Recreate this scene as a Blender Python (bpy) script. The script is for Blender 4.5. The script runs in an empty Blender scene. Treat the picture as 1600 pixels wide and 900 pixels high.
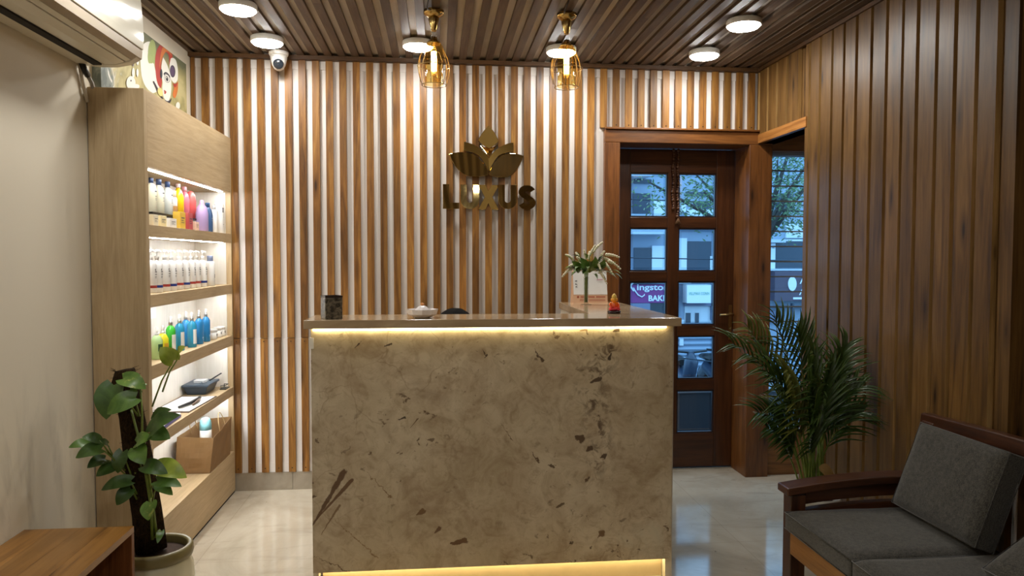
import bpy, bmesh, math, random
from mathutils import Vector, Matrix, noise as mnoise

S = bpy.context.scene
COL = S.collection
PI = math.pi

# ------------------------------------------------------------------ camera, world, exposure
F_PX = 1150.0
CAM = Vector((0.0, 0.0, 1.4014))
YAW, PITCH, ROLL = 0.10156, 0.04117, 0.00144


def cam_axes():
    cy, sy = math.cos(YAW), math.sin(YAW)
    r = Vector((cy, -sy, 0)); f = Vector((sy, cy, 0)); u = Vector((0, 0, 1))
    cp, sp = math.cos(PITCH), math.sin(PITCH)
    f2 = f * cp - u * sp; u2 = u * cp + f * sp
    cr, sr = math.cos(ROLL), math.sin(ROLL)
    return r * cr + u2 * sr, u2 * cr - r * sr, f2


R_, U_, F_ = cam_axes()
cd = bpy.data.cameras.new('camera')
cd.sensor_width = 36.0
cd.lens = F_PX / 1600.0 * 36.0
cd.clip_start = 0.02
cam = bpy.data.objects.new('camera', cd)
COL.objects.link(cam)
M4 = Matrix((R_, U_, -F_)).transposed().to_4x4()
M4.translation = CAM
cam.matrix_world = M4
S.camera = cam

S.view_settings.view_transform = 'Standard'
S.view_settings.look = 'None'
S.view_settings.gamma = 1.0
S.view_settings.use_curve_mapping = False
S.view_settings.exposure = 0.0
S.cycles.use_denoising = True
S.cycles.caustics_reflective = False
S.cycles.caustics_refractive = False
S.cycles.max_bounces = 8
S.cycles.sample_clamp_indirect = 6.0

LAMP = 108.0          # radiance of the round ceiling lights
LED_WARM = 17.0       # strips on the desk
LED_COOL = 48.0       # strips in the shelf unit
FILAMENT = 30.0
SKY = 2.9

world = bpy.data.worlds.new('dusk_sky')
S.world = world
world.use_nodes = True
bgn = world.node_tree.nodes['Background']
bgn.inputs[0].default_value = (0.27, 0.60, 1.0, 1)
bgn.inputs[1].default_value = SKY


def ray(x, y):
    return R_ * ((x - 800) / F_PX) + U_ * (-(y - 450) / F_PX) + F_


def onX(x, y, X):
    d = ray(x, y); return CAM + d * (X / d.x)


def onY(x, y, Y):
    d = ray(x, y); return CAM + d * (Y / d.y)


def onZ(x, y, Z):
    d = ray(x, y); return CAM + d * ((Z - CAM.z) / d.z)


# ------------------------------------------------------------------ materials
def lin(c):
    return c / 12.92 if c <= 0.04045 else ((c + 0.055) / 1.055) ** 2.4


def hx(s):
    s = s.lstrip('#')
    return tuple(lin(int(s[i:i + 2], 16) / 255) for i in (0, 2, 4)) + (1,)


class NT:
    def __init__(self, name):
        self.m = bpy.data.materials.new(name)
        self.m.use_nodes = True
        self.t = self.m.node_tree
        self.b = self.t.nodes['Principled BSDF']

    def n(self, typ, **kw):
        nd = self.t.nodes.new(typ)
        for k, v in kw.items():
            setattr(nd, k, v)
        return nd

    def l(self, a, b):
        self.t.links.new(a, b)

    def math(self, op, a, b=None, clamp=False):
        nd = self.n('ShaderNodeMath', operation=op, use_clamp=clamp)
        for i, v in enumerate((a, b)):
            if v is None:
                continue
            if isinstance(v, (int, float)):
                nd.inputs[i].default_value = v
            else:
                self.l(v, nd.inputs[i])
        return nd.outputs[0]

    def mix(self, f, a, b, bt='MIX'):
        nd = self.n('ShaderNodeMix', data_type='RGBA', blend_type=bt)
        for sock, v in ((nd.inputs[0], f), (nd.inputs[6], a), (nd.inputs[7], b)):
            if isinstance(v, (int, float)):
                sock.default_value = v
            elif isinstance(v, tuple):
                sock.default_value = v
            else:
                self.l(v, sock)
        return nd.outputs[2]

    def ramp(self, f, stops):
        nd = self.n('ShaderNodeValToRGB')
        el = nd.color_ramp.elements
        while len(el) < len(stops):
            el.new(0.5)
        for e, (p, c) in zip(el, stops):
            e.position = p
            e.color = c if isinstance(c, tuple) else (c, c, c, 1)
        self.l(f, nd.inputs[0])
        return nd.outputs[0]

    def coords(self, scale=(1, 1, 1), kind='Object', rnd=0.0):
        tc = self.n('ShaderNodeTexCoord').outputs[kind]
        if rnd:
            at = self.n('ShaderNodeAttribute', attribute_name='rnd')
            cb = self.n('ShaderNodeCombineXYZ')
            self.l(self.math('MULTIPLY', at.outputs['Fac'], 13.1 * rnd), cb.inputs[0])
            self.l(self.math('MULTIPLY', at.outputs['Fac'], 27.7 * rnd), cb.inputs[1])
            self.l(self.math('MULTIPLY', at.outputs['Fac'], 51.3 * rnd), cb.inputs[2])
            ad = self.n('ShaderNodeVectorMath', operation='ADD')
            self.l(tc, ad.inputs[0]); self.l(cb.outputs[0], ad.inputs[1])
            tc = ad.outputs[0]
        mp = self.n('ShaderNodeMapping')
        mp.inputs['Scale'].default_value = scale
        self.l(tc, mp.inputs[0])
        return mp.outputs[0]

    def noise(self, vec, scale, detail=4, rough=0.55, dist=0.0):
        nd = self.n('ShaderNodeTexNoise')
        nd.inputs['Scale'].default_value = scale
        nd.inputs['Detail'].default_value = detail
        nd.inputs['Roughness'].default_value = rough
        nd.inputs['Distortion'].default_value = dist
        self.l(vec, nd.inputs['Vector'])
        return nd.outputs['Fac']

    def bump(self, h, strength=0.3, dist=0.002):
        nd = self.n('ShaderNodeBump')
        nd.inputs['Strength'].default_value = strength
        nd.inputs['Distance'].default_value = dist
        self.l(h, nd.inputs['Height'])
        self.l(nd.outputs[0], self.b.inputs['Normal'])

    def out(self, color=None, rough=None, metal=None, spec=None, coat=None, alpha=None, trans=None, ior=None):
        for key, v in (('Base Color', color), ('Roughness', rough), ('Metallic', metal),
                       ('Specular IOR Level', spec), ('Coat Weight', coat), ('Alpha', alpha),
                       ('Transmission Weight', trans), ('IOR', ior)):
            if v is None:
                continue
            if isinstance(v, (int, float, tuple)):
                self.b.inputs[key].default_value = v
            else:
                self.l(v, self.b.inputs[key])
        return self.m


def plain(name, col, rough=0.5, metal=0.0, spec=0.5, var=0.06, scale=14, **kw):
    """paint / plastic / metal with a little procedural unevenness"""
    t = NT(name)
    c = hx(col) if isinstance(col, str) else col
    f = t.noise(t.coords(), scale, 3)
    lo = tuple(max(0, x * (1 - var)) for x in c[:3]) + (1,)
    hi = tuple(min(1, x * (1 + var)) for x in c[:3]) + (1,)
    return t.out(t.mix(f, lo, hi), rough, metal, spec, **kw)


def emit(name, col, strength):
    t = NT(name)
    e = t.n('ShaderNodeEmission')
    e.inputs[0].default_value = hx(col) if isinstance(col, str) else col
    e.inputs[1].default_value = strength
    t.l(e.outputs[0], t.t.nodes['Material Output'].inputs[0])
    return t.m


def wood(name, dark, mid, light, axis='Z', rough=0.45, knots=True, tone=0.35, fine=1.0, spec=0.35, coat=None, broad_k=0.7):
    t = NT(name)
    sc = {'X': (0.6, 9, 9), 'Y': (9, 0.6, 9), 'Z': (9, 9, 0.6)}[axis]
    v = t.coords(sc, rnd=1.0)
    g1 = t.noise(v, 2.2 * fine, 6, 0.6, 1.2)
    v2 = t.coords(tuple(s * 4 for s in sc), rnd=1.0)
    g2 = t.noise(v2, 3.0 * fine, 3, 0.6, 0.2)
    f = t.math('ADD', t.math('MULTIPLY', g1, 0.72), t.math('MULTIPLY', g2, 0.28))
    col = t.ramp(f, [(0.30, hx(dark)), (0.5, hx(mid)), (0.70, hx(light))])
    at = t.n('ShaderNodeAttribute', attribute_name='rnd')
    val = t.math('ADD', t.math('MULTIPLY', at.outputs['Fac'], tone), 1.0 - tone * 0.5)
    # broad stain differences along a board
    v4 = t.coords({'X': (1.4, 3, 3), 'Y': (3, 1.4, 3), 'Z': (3, 3, 1.4)}[axis], rnd=2.0)
    broad = t.noise(v4, 1.3, 2, 0.5)
    val = t.math('MULTIPLY', val, t.math('ADD', t.math('MULTIPLY', broad, broad_k), 1.0 - broad_k / 2))
    hsv = t.n('ShaderNodeHueSaturation')
    t.l(col, hsv.inputs['Color']); t.l(val, hsv.inputs['Value'])
    col = hsv.outputs[0]
    if knots:
        kv = t.coords({'X': (1.6, 7, 7), 'Y': (7, 1.6, 7), 'Z': (7, 7, 1.6)}[axis], rnd=1.7)
        vo = t.n('ShaderNodeTexVoronoi', feature='F1')
        vo.inputs['Scale'].default_value = 1.5
        t.l(kv, vo.inputs['Vector'])
        k = t.ramp(vo.outputs['Distance'], [(0.07, 1.0), (0.26, 0.0)])
        col = t.mix(t.math('MULTIPLY', k, 0.75), col, hx(dark), 'MIX')
        k2 = t.ramp(vo.outputs['Distance'], [(0.04, 1.0), (0.10, 0.0)])
        col = t.mix(t.math('MULTIPLY', k2, 0.8), col, tuple(x * 0.35 for x in hx(dark)[:3]) + (1,), 'MIX')
    t.bump(g2, 0.12, 0.001)
    return t.out(col, rough, 0, spec, coat)


def glass(name, tint=(1, 1, 1, 1), refl=0.5, rough=0.0):
    """thin clear glass"""
    t = NT(name)
    tr = t.n('ShaderNodeBsdfTransparent'); tr.inputs[0].default_value = tint
    gl = t.n('ShaderNodeBsdfGlossy'); gl.inputs['Roughness'].default_value = rough
    lw = t.n('ShaderNodeLayerWeight'); lw.inputs[0].default_value = 0.5
    fr = t.math('ADD', t.math('MULTIPLY', t.math('POWER', lw.outputs['Facing'], 4.0), 0.55), 0.04)
    mx = t.n('ShaderNodeMixShader')
    t.l(t.math('MULTIPLY', fr, refl * 2, True), mx.inputs[0])
    t.l(tr.outputs[0], mx.inputs[1]); t.l(gl.outputs[0], mx.inputs[2])
    t.l(mx.outputs[0], t.t.nodes['Material Output'].inputs[0])
    return t.m


def plaster(name, col, stains=False):
    t = NT(name)
    c = hx(col)
    f = t.noise(t.coords(), 2.5, 4)
    lo = tuple(x * 0.95 for x in c[:3]) + (1,)
    base = t.mix(f, lo, c)
    if stains:
        # grey scuffs low on the wall beside the bench and the plant
        v = t.coords((1, 3.2, 0.9))
        s = t.noise(v, 2.6, 5, 0.6, 0.6)
        sm = t.ramp(s, [(0.50, 0.0), (0.72, 1.0)])
        sep = t.n('ShaderNodeSeparateXYZ')
        t.l(t.n('ShaderNodeTexCoord').outputs['Object'], sep.inputs[0])
        low = t.ramp(t.math('MULTIPLY', sep.outputs[2], 0.5), [(0.30, 1.0), (0.55, 0.0)])
        base = t.mix(t.math('MULTIPLY', t.math('MULTIPLY', sm, low), 0.42), base, hx('8d8474'))
    t.bump(t.noise(t.coords(), 90, 2), 0.05, 0.001)
    return t.out(base, 0.75, 0, 0.3)


def stone_front():
    """beige marble with brown cracks, pits and a dark streak; object space is metres, x across, z up"""
    t = NT('beige_marble')
    v = t.coords()
    n1 = t.noise(v, 2.3, 6, 0.6, 0.8)
    col = t.ramp(n1, [(0.28, hx('b0a080')), (0.46, hx('c2b193')), (0.62, hx('cfc0a4')), (0.78, hx('bfb9a2'))])
    n1b = t.noise(v, 6.5, 5, 0.65, 1.2)
    col = t.mix(t.ramp(n1b, [(0.42, 0.0), (0.66, 0.55)]), col, hx('947a5c'))
    n1c = t.noise(v, 15, 6, 0.7, 1.5)
    col = t.mix(t.ramp(n1c, [(0.50, 0.0), (0.68, 0.5)]), col, hx('8f7656'))
    col = t.mix(t.ramp(n1c, [(0.30, 0.45), (0.44, 0.0)]), col, hx('cdbfa4'))
    # pale rounded clasts
    vo = t.n('ShaderNodeTexVoronoi', feature='F1'); vo.inputs['Scale'].default_value = 5.0
    dv = t.n('ShaderNodeVectorMath', operation='ADD')
    ns = t.n('ShaderNodeTexNoise'); ns.inputs['Scale'].default_value = 4.0; ns.inputs['Detail'].default_value = 4
    t.l(v, ns.inputs['Vector'])
    sc = t.n('ShaderNodeVectorMath', operation='SCALE'); sc.inputs['Scale'].default_value = 0.28
    t.l(ns.outputs['Color'], sc.inputs[0]); t.l(v, dv.inputs[0]); t.l(sc.outputs[0], dv.inputs[1])
    t.l(dv.outputs[0], vo.inputs['Vector'])
    cl = t.ramp(vo.outputs['Distance'], [(0.10, 0.45), (0.32, 0.0)])
    col = t.mix(cl, col, hx('bcab8e'))
    # hairline cracks
    ve = t.n('ShaderNodeTexVoronoi', feature='DISTANCE_TO_EDGE'); ve.inputs['Scale'].default_value = 4.2
    t.l(dv.outputs[0], ve.inputs['Vector'])
    cr = t.ramp(ve.outputs['Distance'], [(0.0, 1.0), (0.013, 0.0)])
    gate = t.ramp(t.noise(v, 3.1, 2), [(0.50, 0.0), (0.66, 0.42)])
    col = t.mix(t.math('MULTIPLY', cr, gate), col, hx('7a5c3a'))
    sep = t.n('ShaderNodeSeparateXYZ'); t.l(v, sep.inputs[0])
    x, z = t.math('ADD', sep.outputs[0], 0.25), sep.outputs[2]
    # small dark flecks, everywhere thin and crowded along a slanting band at the right
    fl = t.noise(t.coords((1, 1, 1.25)), 24, 4, 0.62, 0.6)
    spot = t.ramp(fl, [(0.635, 0.0), (0.68, 1.0)])
    col = t.mix(t.math('MULTIPLY', spot, t.ramp(t.noise(v, 2.2, 2), [(0.45, 0.2), (0.62, 0.9)])), col, hx('5a4029'))
    bx = t.math('SUBTRACT', x, t.math('ADD', t.math('MULTIPLY', z, 0.2), 0.52))
    wob = t.math('MULTIPLY', t.math('SUBTRACT', t.noise(v, 2.6, 2), 0.5), 0.38)
    band = t.ramp(t.math('ABSOLUTE', t.math('ADD', bx, wob)), [(0.0, 1.0), (0.085, 0.0)])
    band = t.math('MULTIPLY', band, t.ramp(z, [(0.42, 0.0), (0.52, 1.0)]))
    fl2 = t.noise(v, 21, 5, 0.66, 0.8)
    sp2 = t.ramp(fl2, [(0.49, 0.0), (0.60, 1.0)])
    col = t.mix(t.math('MULTIPLY', t.math('MULTIPLY', band, sp2), 0.85), col, hx('4b321f'))

    def seg(x0, z0, x1, z1, w, c, amount=0.9, jag=0.03, hollow=False):
        nonlocal col
        dx, dz = x1 - x0, z1 - z0
        L2 = dx * dx + dz * dz
        jx = t.math('MULTIPLY', t.math('SUBTRACT', t.noise(v, 34, 4, 0.65), 0.5), jag * 1.3)
        px = t.math('ADD', t.math('SUBTRACT', x, x0), jx)
        pz = t.math('ADD', t.math('SUBTRACT', z, z0), jx)
        tt = t.math('DIVIDE', t.math('ADD', t.math('MULTIPLY', px, dx), t.math('MULTIPLY', pz, dz)), L2, True)
        ex = t.math('SUBTRACT', px, t.math('MULTIPLY', tt, dx))
        ez = t.math('SUBTRACT', pz, t.math('MULTIPLY', tt, dz))
        d = t.math('SQRT', t.math('ADD', t.math('MULTIPLY', ex, ex), t.math('MULTIPLY', ez, ez)))
        ww = t.math('MULTIPLY', t.math('ADD', t.math('MULTIPLY', tt, 0.75), 0.25), t.math('MULTIPLY', t.math('ADD', t.noise(v, 22, 3, 0.6), 0.35), w * 0.85))   # tapers towards the first end
        mk = t.math('SUBTRACT', 1.0, t.math('DIVIDE', d, ww), True)
        mk = t.ramp(mk, [(0.0, 0.0), (0.28, 1.0)])
        col = t.mix(t.math('MULTIPLY', mk, amount), col, hx(c))
    for q in STREAKS:
        seg(*q)
    t.bump(n1b, 0.03, 0.001)
    return t.out(col, 0.28, 0, 0.4)


YD = 3.05   # front face of the desk


def pd(x, y):
    p = onY(x, y, YD); return p.x, p.z


STREAKS = []
for (a, b, c, d, w, colr) in [
        (488, 822, 537, 738, 0.020, '5a3d25'), (494, 812, 548, 752, 0.013, '644529'), (500, 838, 530, 790, 0.007, '7b6042'),
        (490, 870, 546, 893, 0.005, '6c5236'), (523, 812, 590, 872, 0.005, '8a6c49'), (572, 738, 612, 778, 0.005, '80623f'),
        (704, 849, 726, 845, 0.024, '644325'), (652, 804, 662, 798, 0.020, '70512f'), (680, 832, 686, 826, 0.015, '67482c'),
        (834, 546, 848, 564, 0.009, '4a3523'), (600, 541, 612, 537, 0.006, '3f2b1b'), (622, 656, 632, 653, 0.009, '33241a'),
        (640, 670, 653, 654, 0.004, '6b5236'), (783, 660, 800, 690, 0.004, '6b5236'), (830, 706, 842, 722, 0.008, '5c4229'),
        (857, 726, 866, 728, 0.012, '5d4630'), (899, 682, 908, 686, 0.024, '523a26'), (916, 706, 922, 700, 0.020, '523a26'),
        (938, 716, 943, 714, 0.018, '45301f'), (936, 838, 940, 834, 0.024, '6d4d2c'), (870, 792, 878, 788, 0.012, '5f4a30'),
        (955, 552, 952, 560, 0.012, '33241a'), (958, 518, 966, 516, 0.013, '3c2b1b'), (924, 596, 936, 592, 0.014, '4a3626'),
        (890, 850, 893, 848, 0.012, '4c3724'), (556, 542, 562, 536, 0.006, '3c2b1b'), (752, 548, 760, 556, 0.006, '3c2b1b')]:
    STREAKS.append(pd(a, b) + pd(c, d) + (w, colr))

M = {}
M['wall'] = plaster('cream_wall_paint', 'e2d8c3', True)
M['white'] = plaster('white_wall_paint', 'ece6df')
M['room'] = plaster('back_room_paint', 'b9a98c')
M['slat'] = wood('pine_slat_stain', '46290f', '825727', 'ab7d3c', 'Z', 0.42, tone=0.6, broad_k=1.5)
M['slat_r'] = wood('walnut_board_stain', '3c2713', '664822', '7d5d33', 'Z', 0.42, tone=0.45, broad_k=1.1)
M['slat_c'] = wood('ceiling_slat_stain', '403123', '5a4736', '705e4b', 'Y', 0.55, tone=0.3, knots=False)
M['ceil_b'] = wood('ceiling_board', 'ada190', 'bfb4a4', 'cbc1b3', 'Y', 0.6, tone=0.15, knots=False)
M['door'] = wood('door_teak', '2b160a', '4b2913', '5e361a', 'Z', 0.32, tone=0.25, knots=False, spec=0.5)  # both door browns taken darker: shade of the recess is put into the colour
M['door_h'] = wood('door_teak_cross', '2b160a', '4b2913', '5e361a', 'X', 0.32, tone=0.25, knots=False, spec=0.5)
M['frame'] = wood('frame_teak', '45260f', '73451e', '8a562a', 'Z', 0.35, tone=0.2, knots=True, spec=0.5)
M['frame_h'] = wood('frame_teak_cross', '4d2b12', '7f4e22', '965f2f', 'X', 0.35, tone=0.2, knots=False, spec=0.5)
M['bench'] = wood('bench_teak', '27150b', '472817', '5e3a22', 'Y', 0.3, tone=0.2, knots=False, spec=0.5)
M['bench_x'] = wood('bench_teak_arm', '27150b', '472817', '5e3a22', 'X', 0.3, tone=0.2, knots=False, spec=0.5)
M['bench_z'] = wood('bench_teak_post', '27150b', '472817', '5e3a22', 'Z', 0.3, tone=0.2, knots=False, spec=0.5)
M['bench_l'] = wood('bench_pale_rail', '6b4420', '94642f', 'a87640', 'Y', 0.4, tone=0.2, knots=False)
M['table'] = wood('table_acacia', '5a3711', '94662c', 'ae7e42', 'Y', 0.3, tone=0.5, fine=0.7, spec=0.5)
M['table_z'] = wood('table_acacia_side', '4c2b14', '744523', '8a5830', 'Z', 0.35, tone=0.2, knots=False)
M['lam'] = wood('oak_laminate', 'a58d69', 'b59d78', 'c2ab87', 'Z', 0.5, tone=0.05, knots=False, fine=2.0)
M['lam_y'] = wood('oak_laminate_cross', 'a58d69', 'b59d78', 'c2ab87', 'Y', 0.5, tone=0.05, knots=False, fine=2.0)
M['lam_in'] = wood('pale_laminate', 'dcd5c8', 'e4ded2', 'eae5db', 'Z', 0.5, tone=0.05, knots=False, fine=2.0)
M['stone'] = stone_front()
M['dark_gap'] = plain('dark_shadow_gap', '1c1510', 0.8)
M['gold'] = plain('polished_gold', (0.78, 0.58, 0.24, 1), 0.04, 1.0, var=0.02)
M['gold_m'] = plain('mid_gold', (0.56, 0.38, 0.13, 1), 0.18, 1.0)
M['brass'] = plain('satin_brass', (0.40, 0.28, 0.12, 1), 0.3, 1.0)
M['steel'] = plain('brushed_steel', (0.62, 0.62, 0.60, 1), 0.3, 1.0)
M['black'] = plain('black_plastic', '141414', 0.4)
M['whitep'] = plain('white_plastic', 'eeece6', 0.35, var=0.02)
M['creamp'] = plain('cream_plastic', 'dcd4c0', 0.3, var=0.02)
M['creamg'] = plain('cream_gloss_plastic', 'e0dac8', 0.12, var=0.02)
M['taupep'] = plain('taupe_plastic', '9a8768', 0.35, var=0.05)
M['lamp'] = emit('lamp_diffuser', (1.0, 0.985, 0.945, 1), LAMP)
M['ledw'] = emit('warm_led', (1.0, 0.84, 0.44, 1), LED_WARM)
M['ledc'] = emit('cool_led', (0.93, 0.97, 1.0, 1), LED_COOL)
M['fil'] = emit('filament', (1.0, 0.66, 0.24, 1), FILAMENT)
M['pane'] = glass('window_glass', (0.93, 0.96, 0.98, 1), 0.5)
M['clear'] = glass('clear_glass', (0.95, 0.96, 0.95, 1), 0.7)
M['amber'] = glass('amber_glass', (0.97, 0.88, 0.64, 1), 0.5)


def floor_mat():
    t = NT('polished_marble_tile')
    v = t.coords()
    n = t.noise(t.coords((1, 0.7, 1)), 1.6, 7, 0.62, 1.0)
    col = t.ramp(n, [(0.28, hx('9d927f')), (0.45, hx('b9ad98')), (0.6, hx('c8bda9')), (0.75, hx('b5a78f'))])
    v2 = t.noise(t.coords((0.7, 2.6, 1)), 2.2, 5, 0.6, 1.5)
    col = t.mix(t.ramp(v2, [(0.57, 0.0), (0.75, 0.5)]), col, hx('8c8272'))
    sp = t.noise(v, 30, 3, 0.6)
    col = t.mix(t.ramp(sp, [(0.70, 0.0), (0.74, 0.6)]), col, hx('5f564a'))
    br = t.n('ShaderNodeTexBrick')
    br.offset = 0.0
    br.inputs['Scale'].default_value = 1.0
    br.inputs['Mortar Size'].default_value = 0.0014
    br.inputs['Mortar Smooth'].default_value = 0.2
    br.inputs['Brick Width'].default_value = 1.29
    br.inputs['Row Height'].default_value = 1.20
    mp = t.n('ShaderNodeMapping'); mp.inputs['Location'].default_value = (1.10, 0.15, 0)
    t.l(t.n('ShaderNodeTexCoord').outputs['Object'], mp.inputs[0]); t.l(mp.outputs[0], br.inputs['Vector'])
    col = t.mix(t.math('MULTIPLY', br.outputs['Fac'], 0.45), col, hx('7d7262'))
    return t.out(col, 0.09, 0, 0.55)


M['floor'] = floor_mat()


def tile_skirt():
    t = NT('grey_stone_skirting')
    n = t.noise(t.coords(), 5, 6, 0.65, 0.6)
    col = t.ramp(n, [(0.3, hx('8c8070')), (0.5, hx('a59a89')), (0.7, hx('948a7a'))])
    return t.out(col, 0.3, 0, 0.4)


M['skirt'] = tile_skirt()


def fabric(name, a, b):
    t = NT(name)
    v = t.coords((1, 1, 1))
    n = t.noise(v, 260, 3, 0.75)
    n2 = t.noise(t.coords((1, 1, 5)), 60, 3, 0.6)
    f = t.math('ADD', t.math('MULTIPLY', n, 0.65), t.math('MULTIPLY', n2, 0.35))
    col = t.ramp(f, [(0.36, hx(a)), (0.64, hx(b))])
    t.bump(n, 0.5, 0.0012)
    t.b.inputs['Sheen Weight'].default_value = 0.25
    return t.out(col, 0.9, 0, 0.15)


M['fabric'] = fabric('charcoal_weave', '22211c', '555149')


def leafmat(name, a, b, spots=None, rough=0.38):
    t = NT(name)
    v = t.coords()
    n = t.noise(v, 18, 4, 0.6, 0.6)
    col = t.ramp(n, [(0.32, hx(a)), (0.66, hx(b))])
    if spots:
        col = t.mix(t.ramp(t.noise(v, 46, 3, 0.6), [(0.56, 0.0), (0.66, 0.7)]), col, hx(spots))
    t.b.inputs['Subsurface Weight'].default_value = 0.0
    return t.out(col, rough, 0, 0.5)


M['leaf'] = leafmat('deep_green_leaf', '2c4716', '456426')
M['leaf_b'] = leafmat('mid_green_leaf', '3c5f1f', '5e7f30')
M['leaf_y'] = leafmat('lime_green_leaf', '7a9128', 'a3b144')
M['leaf_s'] = leafmat('mottled_leaf', '43661f', '668636', 'adb35e')
M['palm'] = leafmat('palm_leaf', '2b4218', '465d26')
M['palm_y'] = leafmat('palm_yellowing_leaf', '515c20', '777734')
M['stalk'] = leafmat('green_stalk', '5a7028', '7d8c3c')
M['grey_leaf'] = leafmat('sage_leaf', '4f6238', '76885a')
M['catkin'] = plain('cream_blossom', 'd9d2b4', 0.8, var=0.12, scale=160)


def moss():
    t = NT('coir_fibre')
    v = t.coords((1, 1, 0.6))
    n = t.noise(v, 90, 5, 0.7, 1.0)
    col = t.ramp(n, [(0.35, hx('17110a')), (0.6, hx('3a2a17')), (0.75, hx('59442a'))])
    t.bump(n, 1.0, 0.01)
    return t.out(col, 0.95, 0, 0.1)


M['coir'] = moss()
M['soil'] = plain('potting_soil', '3d2a1c', 0.95, var=0.5, scale=60)
M['pot'] = plain('ivory_glaze', 'cfc9ad', 0.25, var=0.06, scale=6)
M['pot_rim'] = plain('olive_clay_rim', '75693f', 0.4, var=0.2, scale=12)
M['pot_w'] = plain('white_glaze', 'dad5c8', 0.3, var=0.03)
M['kraft'] = plain('kraft_paper', '86663f', 0.75, var=0.16, scale=9)
M['twine'] = plain('paper_twine', 'b79a6c', 0.8)
M['paper'] = plain('white_paper', 'f0efec', 0.7, var=0.02)
M['skin'] = plain('skin', '9a6a4c', 0.5, var=0.05)
M['hair'] = plain('black_hair', '0a0807', 0.8, spec=0.1, var=0.3, scale=120)
M['shirt'] = plain('dark_shirt', '23262c', 0.85)
M['trouser'] = plain('grey_trousers', '34333a', 0.85)


def P_(name, col, rough=0.35, **k):
    if name not in M:
        M[name] = plain(name, col, rough, **k)
    return M[name]


# ------------------------------------------------------------------ mesh builder
ORG = {}


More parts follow.
